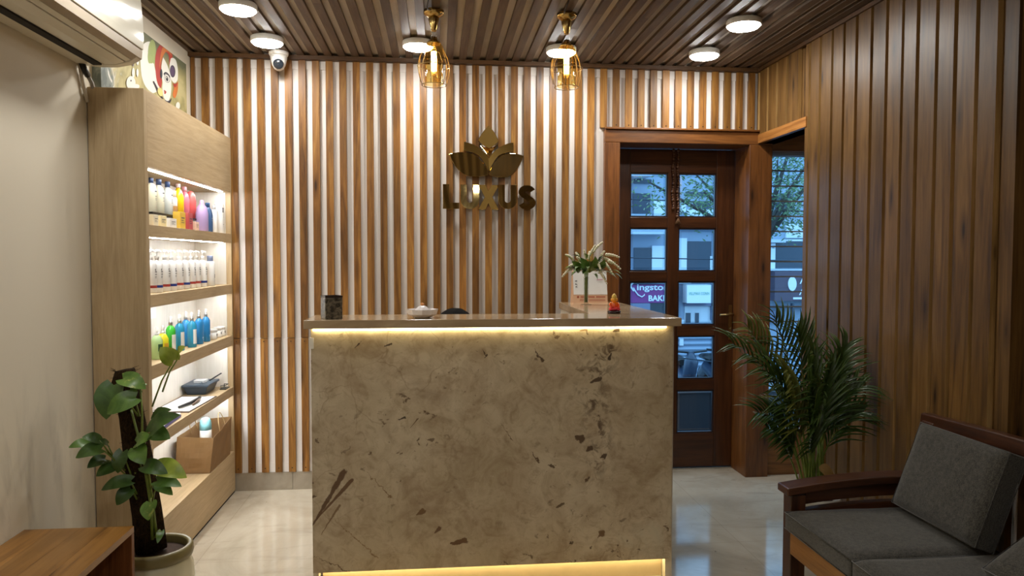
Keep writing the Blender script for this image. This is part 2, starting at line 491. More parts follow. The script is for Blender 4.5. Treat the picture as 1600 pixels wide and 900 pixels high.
class MB:
    def __init__(self):
        self.v = []; self.f = []; self.mi = []; self.r = []; self.sm = []
        self.mat = 0; self.rnd = 0.5; self.smooth = False

    def face(self, idx):
        self.f.append(tuple(idx)); self.mi.append(self.mat); self.r.append(self.rnd); self.sm.append(self.smooth)

    def add(self, verts, faces):
        o = len(self.v)
        self.v += [Vector(p) for p in verts]
        for f in faces:
            self.face([i + o for i in f])
        return self

    def box(self, x0, x1, y0, y1, z0, z1):
        x0, x1 = min(x0, x1), max(x0, x1); y0, y1 = min(y0, y1), max(y0, y1); z0, z1 = min(z0, z1), max(z0, z1)
        vs = [(x, y, z) for z in (z0, z1) for y in (y0, y1) for x in (x0, x1)]
        return self.add(vs, [(0, 2, 3, 1), (4, 5, 7, 6), (0, 1, 5, 4), (2, 6, 7, 3), (0, 4, 6, 2), (1, 3, 7, 5)])

    def hexa(self, pts):
        """8 points: bottom ring 0-3 ccw, top ring 4-7"""
        return self.add(pts, [(3, 2, 1, 0), (4, 5, 6, 7), (0, 1, 5, 4), (1, 2, 6, 5), (2, 3, 7, 6), (3, 0, 4, 7)])

    def prism(self, poly, fn, d0, d1):
        """poly of 2-D points, fn(u, v, d) -> 3-D"""
        n = len(poly)
        vs = [fn(u, v, d0) for u, v in poly] + [fn(u, v, d1) for u, v in poly]
        fs = [tuple(range(n))[::-1], tuple(range(n, 2 * n))]
        fs += [(i, (i + 1) % n, n + (i + 1) % n, n + i) for i in range(n)]
        return self.add(vs, fs)

    def tube(self, pts, r, seg=8, cap=True, flat=1.0):
        pts = [Vector(p) for p in pts]
        n = len(pts)
        rs = r if isinstance(r, (list, tuple)) else [r] * n
        t0 = (pts[1] - pts[0]).normalized()
        ref = Vector((0, 0, 1)) if abs(t0.z) < 0.9 else Vector((0, 1, 0))
        nrm = t0.cross(ref).normalized()
        rings = []
        for i, p in enumerate(pts):
            if i == 0: t = pts[1] - pts[0]
            elif i == n - 1: t = pts[-1] - pts[-2]
            else: t = pts[i + 1] - pts[i - 1]
            t = t.normalized()
            nrm = (nrm - t * nrm.dot(t))
            if nrm.length < 1e-6:
                nrm = t.orthogonal()
            nrm.normalize()
            bn = t.cross(nrm)
            rings.append([p + (nrm * math.cos(a) + bn * (math.sin(a) * flat)) * rs[i]
                          for a in [2 * PI * k / seg for k in range(seg)]])
        o = len(self.v)
        for rg in rings:
            self.v += rg
        s = self.smooth; self.smooth = True
        for i in range(n - 1):
            for k in range(seg):
                a = o + i * seg + k; b = o + i * seg + (k + 1) % seg
                self.face((a, b, b + seg, a + seg))
        self.smooth = s
        if cap:
            self.face([o + k for k in range(seg)][::-1])
            self.face([o + (n - 1) * seg + k for k in range(seg)])
        return self

    def lathe(self, prof, c=(0, 0, 0), seg=24, sx=1.0, sy=1.0, cap=True, mats=None):
        """prof: (r, z) from bottom to top"""
        c = Vector(c); o = len(self.v); n = len(prof)
        for r, z in prof:
            for k in range(seg):
                a = 2 * PI * k / seg
                self.v.append(c + Vector((r * math.cos(a) * sx, r * math.sin(a) * sy, z)))
        s = self.smooth; self.smooth = True; m0 = self.mat
        for i in range(n - 1):
            if mats: self.mat = mats[i]
            for k in range(seg):
                a = o + i * seg + k; b = o + i * seg + (k + 1) % seg
                self.face((a, b, b + seg, a + seg))
        self.smooth = s
        if cap:
            if mats: self.mat = mats[0]
            if prof[0][0] > 1e-5: self.face([o + k for k in range(seg)][::-1])
            if mats: self.mat = mats[-1]
            if prof[-1][0] > 1e-5: self.face([o + (n - 1) * seg + k for k in range(seg)])
        self.mat = m0
        return self

    def ball(self, c, r, seg=12, rings=8):
        if not isinstance(r, (tuple, list)): r = (r, r, r)
        prof = [(math.sin(PI * i / rings), -math.cos(PI * i / rings)) for i in range(rings + 1)]
        prof[0] = (1e-4, -1); prof[-1] = (1e-4, 1)
        o = len(self.v)
        self.lathe(prof, (0, 0, 0), seg)
        for i in range(o, len(self.v)):
            p = self.v[i]
            self.v[i] = Vector((c[0] + p.x * r[0], c[1] + p.y * r[1], c[2] + p.z * r[2]))
        return self

    def xform(self, start, mat):
        for i in range(start, len(self.v)):
            self.v[i] = mat @ self.v[i]

    def build(self, name, mats, parent=None, local=False, loc=None, bevel=0.0, bseg=2, weld=False):
        if not isinstance(mats, (list, tuple)): mats = [mats]
        org = Vector((0, 0, 0))
        if parent is not None and not local:
            org = ORG[parent.name]
        if parent is None and loc is not None:
            org = Vector(loc)
        me = bpy.data.meshes.new(name)
        me.from_pydata([tuple(p - org) if not local else tuple(p) for p in self.v], [], self.f)
        for m in mats: me.materials.append(m)
        me.polygons.foreach_set('material_index', self.mi)
        me.polygons.foreach_set('use_smooth', self.sm)
        at = me.attributes.new('rnd', 'FLOAT', 'FACE')
        at.data.foreach_set('value', self.r)
        me.update()
        o = bpy.data.objects.new(name, me)
        COL.objects.link(o)
        if parent is not None:
            o.parent = parent
            ORG[o.name] = org if not local else Vector((0, 0, 0))
        else:
            o.location = org
            ORG[o.name] = org
        if bevel:
            b = o.modifiers.new('bevel', 'BEVEL'); b.width = bevel; b.segments = bseg
            b.limit_method = 'ANGLE'; b.angle_limit = 0.6
        return o


def tag(o, label=None, cat=None, group=None, kind=None):
    if label: o['label'] = label
    if cat: o['category'] = cat
    if group: o['group'] = group
    if kind: o['kind'] = kind
    return o


def thing(name, label, cat, loc=(0, 0, 0), rz=0.0, group=None):
    o = bpy.data.objects.new(name, None)
    o.empty_display_size = 0.05
    COL.objects.link(o)
    o.location = loc; o.rotation_euler = (0, 0, rz)
    ORG[o.name] = Vector(loc)
    return tag(o, label, cat, group)


def struct(name, mb, mats, bevel=0.0, label=None):
    o = mb.build(name, mats, bevel=bevel)
    o['kind'] = 'structure'
    if label: o['label'] = label
    return o


def kids(o):
    return [c for c in bpy.data.objects if c.parent == o]


def dup(root, loc, label, rz=None, group=None, scale=None):
    r = root.copy(); COL.objects.link(r); r.location = loc
    ORG[r.name] = Vector(loc)
    if rz is not None: r.rotation_euler = (0, 0, rz)
    if scale: r.scale = scale
    r['label'] = label
    if group: r['group'] = group
    for ch in kids(root):
        c = ch.copy(); COL.objects.link(c); c.parent = r
        for g in kids(ch):
            d = g.copy(); COL.objects.link(d); d.parent = c
    return r


def text2d(s, width=None, height=None, bold=0.0, shear=0.0):
    """2-D triangles of a text: (verts, faces), lower left at 0,0, scaled to width or height"""
    cu = bpy.data.curves.new('lettering', 'FONT')
    cu.body = s; cu.offset = bold; cu.shear = shear
    cu.resolution_u = 3
    ob = bpy.data.objects.new('lettering', cu)
    COL.objects.link(ob)
    dg = bpy.context.evaluated_depsgraph_get()
    me = ob.evaluated_get(dg).to_mesh()
    vs = [(v.co.x, v.co.y) for v in me.vertices]
    fs = [tuple(p.vertices) for p in me.polygons]
    ob.evaluated_get(dg).to_mesh_clear()
    bpy.data.objects.remove(ob); bpy.data.curves.remove(cu)
    if not vs: return [], []
    x0 = min(v[0] for v in vs); x1 = max(v[0] for v in vs); y0 = min(v[1] for v in vs); y1 = max(v[1] for v in vs)
    kx = width / (x1 - x0) if width else None
    ky = height / (y1 - y0) if height else None
    kx = kx or ky; ky = ky or kx
    return [((x - x0) * kx, (y - y0) * ky) for x, y in vs], fs


def put_text(mb, s, fn, width=None, height=None, bold=0.0, shear=0.0):
    vs, fs = text2d(s, width, height, bold, shear)
    mb.add([fn(u, v) for u, v in vs], fs)


rng = random.Random(7)

# ================================================================== the room
XL, XR, D, H = -1.428, 2.035, 4.51, 2.585
YB = -3.0                    # wall behind the camera
XW = 1.03                    # left edge of the door frame
PITCH_S = 0.0790             # slat spacing on the back wall and ceiling
GAP0 = -0.673                # centre of one white gap
XA = 2.86                    # far side of the window bay

mb = MB(); mb.box(XL - 0.15, XA + 0.15, YB - 0.15, D + 0.26, -0.12, 0.0)
struct('floor', mb, M['floor'])

# ceiling: board above, slats below running away from the camera
mb = MB(); mb.box(XL - 0.15, XA + 0.15, YB - 0.15, D + 0.26, H + 0.018, H + 0.12)
struct('ceiling', mb, M['ceil_b'])
mb = MB()
k0 = int(math.floor((XL - GAP0) / PITCH_S)) - 1
for k in range(k0, k0 + 60):
    xc = GAP0 + PITCH_S * (k + 0.5)
    x0, x1 = xc - 0.0205, xc + 0.0205
    x0 = max(x0, XL); x1 = min(x1, XR + 0.02)
    if x1 - x0 < 0.008: continue
    y = YB
    while y < D:
        y2 = min(D, y + rng.uniform(1.8, 2.6))
        mb.rnd = rng.random()
        mb.box(x0, x1, y + 0.0005, y2 - 0.0005, H, H + 0.018)
        y = y2
struct('trim_1', mb, M['slat_c'])
# perimeter battens of the ceiling
mb = MB()
mb.rnd = 0.1; mb.box(XL, XR, D - 0.045, D, H - 0.022, H)
mb.rnd = 0.25; mb.box(XR - 0.035, XR - 0.0205, 2.41, D - 0.045, H - 0.02, H)
struct('trim_2', mb, wood('ceiling_edge_batten', '3a2614', '553a20', '6d4c2c', 'X', 0.5, tone=0.2, knots=False))

# left wall
mb = MB(); mb.box(XL - 0.15, XL, YB, D + 0.26, 0, H + 0.05)
struct('wall_left', mb, M['wall'])
mb = MB(); mb.box(XL - 0.15, XA + 0.15, YB - 0.15, YB, 0, H + 0.05)
struct('wall_front', mb, M['room'])
# back wall, with the door and window openings
mb = MB()
mb.box(XL, XW, D + 0.012, D + 0.26, 0, H + 0.05)
mb.box(XW, XA + 0.15, D + 0.012, D + 0.26, 2.195, H + 0.05)
mb.box(2.82, XA + 0.15, D + 0.012, D + 0.26, 0, 2.195)
# painted strips at the top and the joint lower down stand slightly proud
mb.box(XL, 2.02, D + 0.006, D + 0.012, 2.515, 2.57)
mb.box(XL, -0.60, D + 0.006, D + 0.012, 0.108, 0.915)
mb.box(XL, -0.60, D + 0.003, D + 0.006, 0.108, 0.165)
struct('wall_back', mb, M['white'])
mb = MB()
x = -1.205
for w in (0.335, 0.62, 0.62, 0.65):
    mb.rnd = rng.random(); mb.box(x + 0.001, min(x + w, XW) - 0.001, D - 0.006, D + 0.012, 0, 0.108); x += w
struct('baseboard_back', mb, M['skirt'])

# pine slats on the back wall
mb = MB()
for k in range(k0, k0 + 60):
    xc = GAP0 + PITCH_S * (k + 0.5)
    x0, x1 = xc - 0.0205, xc + 0.0205
    if x1 < XL + 0.01 or x0 > 2.03: continue
    x0 = max(x0, XL + 0.004)
    zb = 0.108
    if x1 > XW: zb = 2.205
    if x0 < XW < x1: x1 = XW if False else x1
    if x1 > XR: x1 = XR - 0.002
    jn = 0.92
    mb.rnd = rng.random()
    if zb < jn:
        mb.box(x0, x1, D - 0.012, D + 0.012, jn + 0.0015, H)
        if rng.random() < 0.5: mb.rnd = rng.random()
        mb.box(x0, x1, D - 0.012, D + 0.012, zb + 0.002, jn - 0.0015)
    else:
        mb.box(x0, x1, D - 0.012, D + 0.012, zb, H)
struct('trim_3', mb, M['slat'])
# screw heads at the slat ends
mb = MB()
for k in range(k0, k0 + 60):
    xc = GAP0 + PITCH_S * (k + 0.5)
    if xc < XL + 0.02 or xc > 2.02: continue
    for z in ((2.222,) if xc > XW else (0.135, 0.90)):
        mb.box(xc - 0.003, xc + 0.003, D - 0.0135, D - 0.0115, z - 0.003, z + 0.003)
struct('trim_4', mb, M['dark_gap'])

# right wall: boards with deep joints, an opening to the window bay at the far end
YO = 3.892                   # near edge of the opening
ZL = 2.12                    # underside of its lintel
mb = MB()
mb.box(XR, XR + 0.09, 2.41, YO, 0, H + 0.05)
mb.box(XR, XR + 0.09, YO, D + 0.012, ZL, H + 0.05)
mb.box(XR + 0.12, XR + 0.2, YB, 2.409, 0, H + 0.05)
mb.box(XR + 0.0, XR + 0.12, 2.33, 2.4095, 2.2, H + 0.05)
mb.box(XR + 0.085, XR + 0.2, 2.395, 2.45, 0, H + 0.05)
struct('wall_right', mb, M['slat_r'])
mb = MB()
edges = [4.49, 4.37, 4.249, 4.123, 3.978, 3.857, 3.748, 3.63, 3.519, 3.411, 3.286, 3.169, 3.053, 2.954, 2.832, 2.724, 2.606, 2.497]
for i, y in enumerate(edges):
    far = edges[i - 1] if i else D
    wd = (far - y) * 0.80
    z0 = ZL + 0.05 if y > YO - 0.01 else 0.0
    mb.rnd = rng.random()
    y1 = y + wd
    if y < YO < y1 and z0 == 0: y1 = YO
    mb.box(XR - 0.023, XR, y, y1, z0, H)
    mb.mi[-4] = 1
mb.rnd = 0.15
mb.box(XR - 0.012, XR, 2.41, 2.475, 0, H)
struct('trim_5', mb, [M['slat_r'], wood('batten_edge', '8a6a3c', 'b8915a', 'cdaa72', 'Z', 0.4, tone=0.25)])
mb = MB()
mb.rnd = 0.7
mb.box(XR - 0.028, XR + 0.09, YO - 0.02, D - 0.02, ZL, ZL + 0.055)
struct('trim_6', mb, wood('lintel_pine', '5f3716', '9a6530', 'b07a40', 'Y', 0.4, tone=0.2))
mb = MB()
mb.box(XR - 0.014, XR + 0.10, YO - 0.018, YO, 0, ZL)
struct('trim_7', mb, M['frame'])
# the window bay
mb = MB()
mb.box(XA, XA + 0.15, 2.9, D + 0.012, 0, H + 0.05)
mb.box(XR + 0.09, XA + 0.15, 2.75, 2.9, 0, H + 0.05)
struct('wall_bay', mb, M['white'])

# ------------------------------------------------------------------ door
door = thing('door_1', None, None, (1.57, 4.60, 0))
door['kind'] = 'structure'
ZT = 2.19
mb = MB()
mb.box(XW, XW + 0.095, D - 0.035, D + 0.26, 0, ZT - 0.078)
o = mb.build('door_jamb', M['frame'], door, bevel=0.004)
mb = MB(); mb.rnd = 0.3
mb.box(1.955, 2.105, D - 0.035, D + 0.26, 0, ZT - 0.078)
o = mb.build('door_jamb', M['frame'], door, bevel=0.004)
mb = MB()
mb.box(XW, 2.105, D - 0.035, D + 0.26, ZT - 0.078, ZT)
mb.build('door_head', M['frame_h'], door, bevel=0.004)
mb = MB(); mb.rnd = 0.1
mb.box(XW, 2.03, D - 0.055, D + 0.0, ZT + 0.001, ZT + 0.012)
mb.build('drip_ledge', M['frame_h'], door, bevel=0.002)
# leaf
YD0, YD1 = 4.70, 4.74
cols = [(1.250, 1.502), (1.575, 1.830)]
rows = [(1.667, 1.955), (1.313, 1.597), (0.957, 1.246), (0.599, 0.887), (0.238, 0.526)]
LX0, LX1 = XW + 0.097, 1.953
mb = MB()
mb.rnd = 0.2; mb.box(LX0, cols[0][0], YD0, YD1, 0.012, 2.108)
mb.rnd = 0.35; mb.box(cols[1][1], LX1, YD0, YD1, 0.012, 2.108)
mb.rnd = 0.5; mb.box(cols[0][1], cols[1][0], YD0, YD1, rows[-1][0], 2.108 - 0.15)
mb.build('stile', M['door'], door, bevel=0.003)
mb = MB()
zz = [0.012] + [z for r in rows[::-1] for z in r] + [2.108]
for i in range(0, len(zz), 2):
    mb.rnd = rng.random() * 0.6
    if i in (0, len(zz) - 2):
        mb.box(cols[0][0], cols[1][1], YD0 + 0.0004, YD1, zz[i], zz[i + 1])
    else:
        for c in cols: mb.box(c[0], c[1], YD0 + 0.0004, YD1, zz[i], zz[i + 1])
mb.build('rail', M['door_h'], door, bevel=0.003)
mb = MB()
for c in cols:                                   # beads round each pane
    for r in rows:
        b = 0.009
        mb.box(c[0], c[0] + b, YD0 + 0.006, YD0 + 0.03, r[0], r[1]); mb.box(c[1] - b, c[1], YD0 + 0.006, YD0 + 0.03, r[0], r[1])
        mb.box(c[0] + b, c[1] - b, YD0 + 0.006, YD0 + 0.03, r[0], r[0] + b); mb.box(c[0] + b, c[1] - b, YD0 + 0.006, YD0 + 0.03, r[1] - b, r[1])
mb.build('glazing_bead', P_('dark_bead', '2a1a18', 0.4), door)
bev = glass('bevelled_glass_edge', (0.72, 0.80, 0.86, 1), 1.6, 0.15)
for c in cols:
    for r in rows:
        mb = MB()
        a0, a1, b0, b1 = c[0] + 0.006, c[1] - 0.006, r[0] + 0.006, r[1] - 0.006
        e = 0.02
        y0, y1 = YD0 + 0.022, YD0 + 0.017
        mb.add([(a0, y0, b0), (a1, y0, b0), (a1, y0, b1), (a0, y0, b1),
                (a0 + e, y1, b0 + e), (a1 - e, y1, b0 + e), (a1 - e, y1, b1 - e), (a0 + e, y1, b1 - e)], [(4, 5, 6, 7)])
        mb.mat = 1
        o_ = len(mb.v) - 8
        for q in ((0, 1, 5, 4), (1, 2, 6, 5), (2, 3, 7, 6), (3, 0, 4, 7)): mb.face([i + o_ for i in q])
        mb.build('pane', [M['pane'], bev], door)
# handle
hd = MB(); hd.box(1.922, 1.944, YD0 - 0.006, YD0, 0.86, 1.09)
hd.tube([(1.933, YD0 - 0.004, 1.03), (1.933, YD0 - 0.05, 1.03)], 0.009, 10)
hd.tube([(1.937, YD0 - 0.048, 1.03), (1.90, YD0 - 0.052, 1.031), (1.845, YD0 - 0.05, 1.028)], [0.010, 0.009, 0.008], 10, flat=0.8)
hd.tube([(1.933, YD0 - 0.02, 0.93), (1.925, YD0 - 0.022, 0.94)], 0.007, 8)
hd.tube([(1.933, YD0 - 0.005, 0.90), (1.933, YD0 - 0.016, 0.90)], 0.009, 10)
tag(hd.build('door_handle', M['brass'], door), 'brass lever handle on its back plate')
mb = MB(); mb.box(LX0, LX1, YD0 - 0.01, YD1 + 0.01, 0.0005, 0.008)
mb.build('threshold', M['steel'], door)

# ------------------------------------------------------------------ louvred window in the bay
win = thing('window_1', None, None, (2.45, 4.60, 0.3)); win['kind'] = 'structure'
WX0, WX1, WZ0, WZ1 = 2.117, 2.80, 0.300, 2.062
YW = D + 0.10
mb = MB(); mb.rnd = 0.4; mb.box(2.106, 2.82, D + 0.0, D + 0.06, 0.0, 0.268)
mb.build('apron_panel', wood('apron_teak', '54331a', '7e5229', '95663a', 'X', 0.35, tone=0.2, knots=False), win, bevel=0.003)
mb = MB(); mb.box(2.106, 2.82, D - 0.01, D + 0.2, 0.268, 0.300)
mb.build('sill', M['frame_h'], win, bevel=0.004)
mb = MB(); mb.box(2.106, 2.82, D + 0.012, D + 0.2, WZ1 + 0.02, 2.195)
mb.build('window_head', M['frame_h'], win, bevel=0.003)
mb = MB(); mb.box(2.106, WX0, D + 0.012, D + 0.2, 0.30, WZ1 + 0.02); mb.box(WX1, 2.82, D + 0.012, D + 0.2, 0.30, WZ1 + 0.02)
mb.box(WX0, WX1, D + 0.06, D + 0.14, WZ1, WZ1 + 0.02)
mb.build('window_jamb', P_('grey_blue_frame', '8f8e90', 0.4), win)
nl = 18
pz = (WZ1 - WZ0) / nl
lm = [glass('louvre_glass', (0.90, 0.95, 0.97, 1), 0.5), P_('louvre_edge', '7c7468', 0.3), P_('louvre_channel', '2e2a2a', 0.4)]
for k in range(nl):
    mb = MB()
    z0 = WZ0 + k * pz; z1 = z0 + pz
    # blade leans outwards at the bottom
    mb.add([(WX0, YW + 0.022, z0 - 0.002), (WX1, YW + 0.022, z0 - 0.002), (WX1, YW - 0.012, z1 + 0.004), (WX0, YW - 0.012, z1 + 0.004)], [(0, 1, 2, 3)])
    mb.mat = 1; mb.box(WX0, WX1, YW - 0.017, YW - 0.011, z1 - 0.003, z1 + 0.006)
    mb.mat = 2
    for xx in (WX0, WX1 - 0.006): mb.box(xx, xx + 0.006, YW - 0.016, YW + 0.024, z0 + 0.01, z1 - 0.004)
    mb.build('louvre', lm, win)

# ------------------------------------------------------------------ ceiling lights
def downlight(x, y, label):
    t = thing('ceiling_light', label, 'ceiling light', (x, y, H), group='round ceiling lights')
    a = MB(); a.lathe([(0.083, -0.030), (0.086, -0.024), (0.086, -0.004), (0.082, 0.0)], seg=40)
    a.build('housing', M['whitep'], t, local=True)
    a = MB(); a.lathe([(0.0005, -0.044), (0.045, -0.043), (0.072, -0.039), (0.081, -0.0305)], seg=40, cap=False)
    a.build('diffuser', M['lamp'], t, local=True)
    return t


dl = downlight(-0.907, 4.13, 'round ceiling light directly above the white security camera')
for (x, y, lb) in [(-0.921, 3.60, 'lit round ceiling light nearest the air conditioner, in the left pair'),
                   (-0.10, 4.12, 'round ceiling light beside the left pendant lamp'),
                   (0.70, 4.15, 'round ceiling light partly hidden behind the right pendant lamp'),
                   (1.525, 4.13, 'round ceiling light over the door, at the slatted back wall'),
                   (1.523, 3.58, 'round ceiling light nearest the slatted right wall, nearer us than the one over the door')]:
    dup(dl, (x, y, H), lb)
for i, (x, y) in enumerate([(-0.92, 2.6), (-0.92, 1.1), (0.6, 0.7), (-0.92, -0.9), (0.6, -1.4), (1.4, -2.2)]):
    dup(dl, (x, y, H), 'round ceiling light on the part of the slatted ceiling out of view')

# ================================================================== reception desk
DO = (0.25, 3.20, 0.0)
desk = thing('reception_desk', 'L-shaped reception desk with brown-veined beige marble front and glowing edges', 'desk', DO)
X0, X1 = -0.512, 1.005
mb = MB(); mb.box(X0, X1, YD, YD + 0.02, 0.100, 1.112)
tag(mb.build('front_panel', M['stone'], desk, bevel=0.0015), 'beige marble panel with brown streaks and a band of dark flecks')
carc = P_('pale_desk_carcass', 'd3c7b2', 0.5)
mb = MB()
mb.box(X0 + 0.02, X1 - 0.02, YD + 0.0205, YD + 0.045, 0.100, 1.112)
mb.box(X0 - 0.003, X0 + 0.02, YD + 0.021, 3.31, 0.0, 1.112)
mb.box(X1 - 0.02, X1 + 0.01, YD + 0.021, 4.13, 0.0, 1.112)
mb.box(0.70, 0.72, 3.31, 4.13, 0.0, 1.112)
mb.box(0.72, X1 - 0.02, 4.11, 4.13, 0.0, 1.112)
mb.build('carcass', carc, desk, bevel=0.001)
mb = MB(); mb.box(X0 + 0.03, X1 - 0.022, 3.115, 3.135, 0.0, 0.10)
mb.build('plinth', P_('plinth_marble', 'c0a984', 0.35, var=0.15, scale=12), desk)
slabm = NT('counter_quartz')
_n = slabm.noise(slabm.coords((0.8, 3, 3)), 4, 5, 0.6, 0.8)
slabm = slabm.out(slabm.ramp(_n, [(0.3, hx('a08768')), (0.55, hx('b39a79')), (0.75, hx('c2ab8b'))]), 0.12, 0, 0.5)
mb = MB()
pl = [(-0.535, 3.018), (1.03, 3.018), (1.03, 4.145), (0.692, 4.145), (0.692, 3.30), (-0.535, 3.30)]
mb.prism(pl, lambda u, v, d: (u, v, d), 1.113, 1.148)
tag(mb.build('counter_top', slabm, desk, bevel=0.002), 'polished beige stone counter top')
mb = MB(); mb.box(X0 + 0.05, 0.69, 3.31, 3.56, 0.70, 0.72)
mb.build('work_surface', M['lam_y'], desk)
mb = MB(); mb.box(X0 + 0.01, X1 - 0.035, YD - 0.011, YD - 0.002, 1.104, 1.1125)
tag(mb.build('light_strip', M['ledw'], desk), 'glowing warm strip under the counter edge')
mb = MB(); mb.box(X0 + 0.035, X1 - 0.022, YD + 0.035, YD + 0.05, 0.092, 0.0995)
mb.build('light_strip', M['ledw'], desk)
mb = MB(); mb.box(X0 - 0.006, X0 + 0.012, YD - 0.004, YD + 0.02, 1.03, 1.075)
mb.build('socket', M['whitep'], desk)

# ------------------------------------------------------------------ things on the counter
ZC = 1.148
t = thing('pen_cup', 'dark mottled pen cup with square sides at the left end of the counter', 'cup', (-0.435, 3.105, ZC))
cupm = NT('mottled_cup')
_v = cupm.noise(cupm.coords(), 60, 5, 0.7, 0.6)
cupm = cupm.out(cupm.ramp(_v, [(0.38, hx('1d1914')), (0.5, hx('5a5244')), (0.62, hx('7d7360'))]), 0.35, 0, 0.5)
mb = MB()
w, hh = 0.036, 0.094
outer = [(-w, -w), (w, -w), (w, w), (-w, w)]
mb.hexa([(x, y, 0) for x, y in outer] + [(x * 1.0, y * 1.0, hh - 0.006) for x, y in outer])
mb.build('body', cupm, t, local=True, bevel=0.004)
mb = MB()
for (a, b, c, d) in ((-w, w, -w, -w + 0.005), (-w, w, w - 0.005, w), (-w, -w + 0.005, -w + 0.005, w - 0.005), (w - 0.005, w, -w + 0.005, w - 0.005)):
    mb.box(a, b, c, d, hh - 0.0055, hh + 0.002)
tag(mb.build('rim', P_('cup_rim', '24160f', 0.35), t, local=True), 'dark brown rim')
t.rotation_euler = (0, 0, 0.42)

# cut glass bowl
t = thing('glass_bowl', 'cut glass bowl with a peaked lid on the counter, left of the bowed head', 'bowl', (-0.062, 3.12, ZC))
cutg = NT('cut_glass')
cutg = cutg.out(hx('faf3f0'), 0.08, 0, 0.9, trans=0.08, ior=1.45)
mb = MB()
seg = 20; prof = [(0.030, 0.0), (0.040, 0.004), (0.060, 0.016), (0.066, 0.036), (0.058, 0.036), (0.050, 0.018), (0.001, 0.010)]
o_ = len(mb.v)
for r, z in prof:
    for k in range(seg):
        a = 2 * PI * k / seg
        rr = r * (1.05 if (k % 2 and r > 0.045) else 0.95 if r > 0.045 else 1)
        mb.v.append(Vector((rr * math.cos(a), rr * math.sin(a), z)))
for i in range(len(prof) - 1):
    for k in range(seg):
        a = o_ + i * seg + k; b = o_ + i * seg + (k + 1) % seg
        mb.face((a, b, b + seg, a + seg))
mb.face([o_ + k for k in range(seg)][::-1])
mb.build('dish', cutg, t, local=True)
mb = MB(); seg = 10
o_ = len(mb.v)
for i, (r, z) in enumerate([(0.040, 0.021), (0.030, 0.036), (0.018, 0.047), (0.008, 0.052)]):
    for k in range(seg):
        a = 2 * PI * (k + 0.5 * (i % 2)) / seg
        mb.v.append(Vector((r * math.cos(a), r * math.sin(a), z)))
for i in range(3):
    for k in range(seg):
        a = o_ + i * seg + k; b = o_ + i * seg + (k + 1) % seg
        mb.face((a, b, b + seg)); mb.face((a, b + seg, a + seg))
mb.face([o_ + k for k in range(seg)][::-1]); mb.face([o_ + 3 * seg + k for k in range(seg)])
mb.build('lid', cutg, t, local=True)
mb = MB(); mb.ball((0.0, 0, 0.056), (0.009, 0.009, 0.007))
tag(mb.build('knob', P_('amber_knob', 'd08a4a', 0.2), t, local=True), 'amber knob')

# desk calendar
cx, cy = 0.855, 4.095
t = thing('desk_calendar', 'white tent desk calendar standing behind the flower vase on the counter', 'calendar', (cx, cy, ZC))
wc = 0.098
mb = MB()
mb.hexa([(-wc, -0.045, 0), (wc, -0.045, 0), (wc, 0.045, 0), (-wc, 0.045, 0), (-wc, -0.004, 0.182), (wc, -0.004, 0.182), (wc, 0.004, 0.182), (-wc, 0.004, 0.182)])
tag(mb.build('stand', P_('peach_card', 'd6ab88', 0.7), t, local=True), 'peach card stand')
sl = 0.041 / 0.182


def calf(u, z, d=0.0):
    return (u, -0.045 + sl * z - d, z)


mb = MB()
mb.hexa([calf(-wc + 0.004, 0.047, 0.001), calf(wc, 0.047, 0.001), calf(wc, 0.047, -0.0), calf(-wc + 0.004, 0.047, 0.0),
         calf(-wc + 0.004, 0.178, 0.004), calf(wc, 0.178, 0.004), calf(wc, 0.178, 0.0), calf(-wc + 0.004, 0.178, 0.0)])
mb.mat = 1
def calp(u, z): return calf(u, z, 0.0052)
for i, ch in enumerate('APR'):
    put_text(mb, ch, lambda u, v, i=i: calp(-wc + 0.026 - v, 0.085 + i * 0.017 + u), height=0.012, bold=0.02)
mb.mat = 2
mb.add([calp(0.04, 0.128), calp(0.075, 0.128), calp(0.075, 0.134), calp(0.04, 0.134)], [(0, 1, 2, 3)])
mb.build('page', [M['paper'], P_('calendar_ink', '222226', 0.6), P_('calendar_pink', 'c9a0ad', 0.6)], t, local=True)
mb = MB()
mb.ball((-0.07, calf(0, 0.034)[1] - 0.0012, 0.034), (0.006, 0.001, 0.006))
def calb(u, z): return calf(u, z, 0.0012)
for a, b, z, hgt in ((-0.055, -0.02, 0.031, 0.007), (-0.012, 0.025, 0.031, 0.007), (0.033, 0.085, 0.031, 0.007), (-0.06, 0.085, 0.018, 0.0025), (-0.06, 0.085, 0.012, 0.0025)):
    x = a
    while x < b:
        x2 = min(b, x + 0.006)
        mb.add([calb(x, z), calb(x2, z), calb(x2, z + hgt), calb(x, z + hgt)], [(0, 1, 2, 3)]); x = x2 + 0.0016
mb.build('imprint', P_('calendar_red', 'a8482c', 0.6), t, local=True)
mb = MB()
for k in range(22):
    x = -wc + 0.012 + k * (2 * wc - 0.02) / 21
    mb.tube([(x, -0.008, 0.176), (x, -0.009, 0.184), (x, 0.0, 0.188), (x, 0.008, 0.184), (x, 0.006, 0.176)], 0.0012, 5)
mb.build('wire_binding', M['black'], t, local=True)

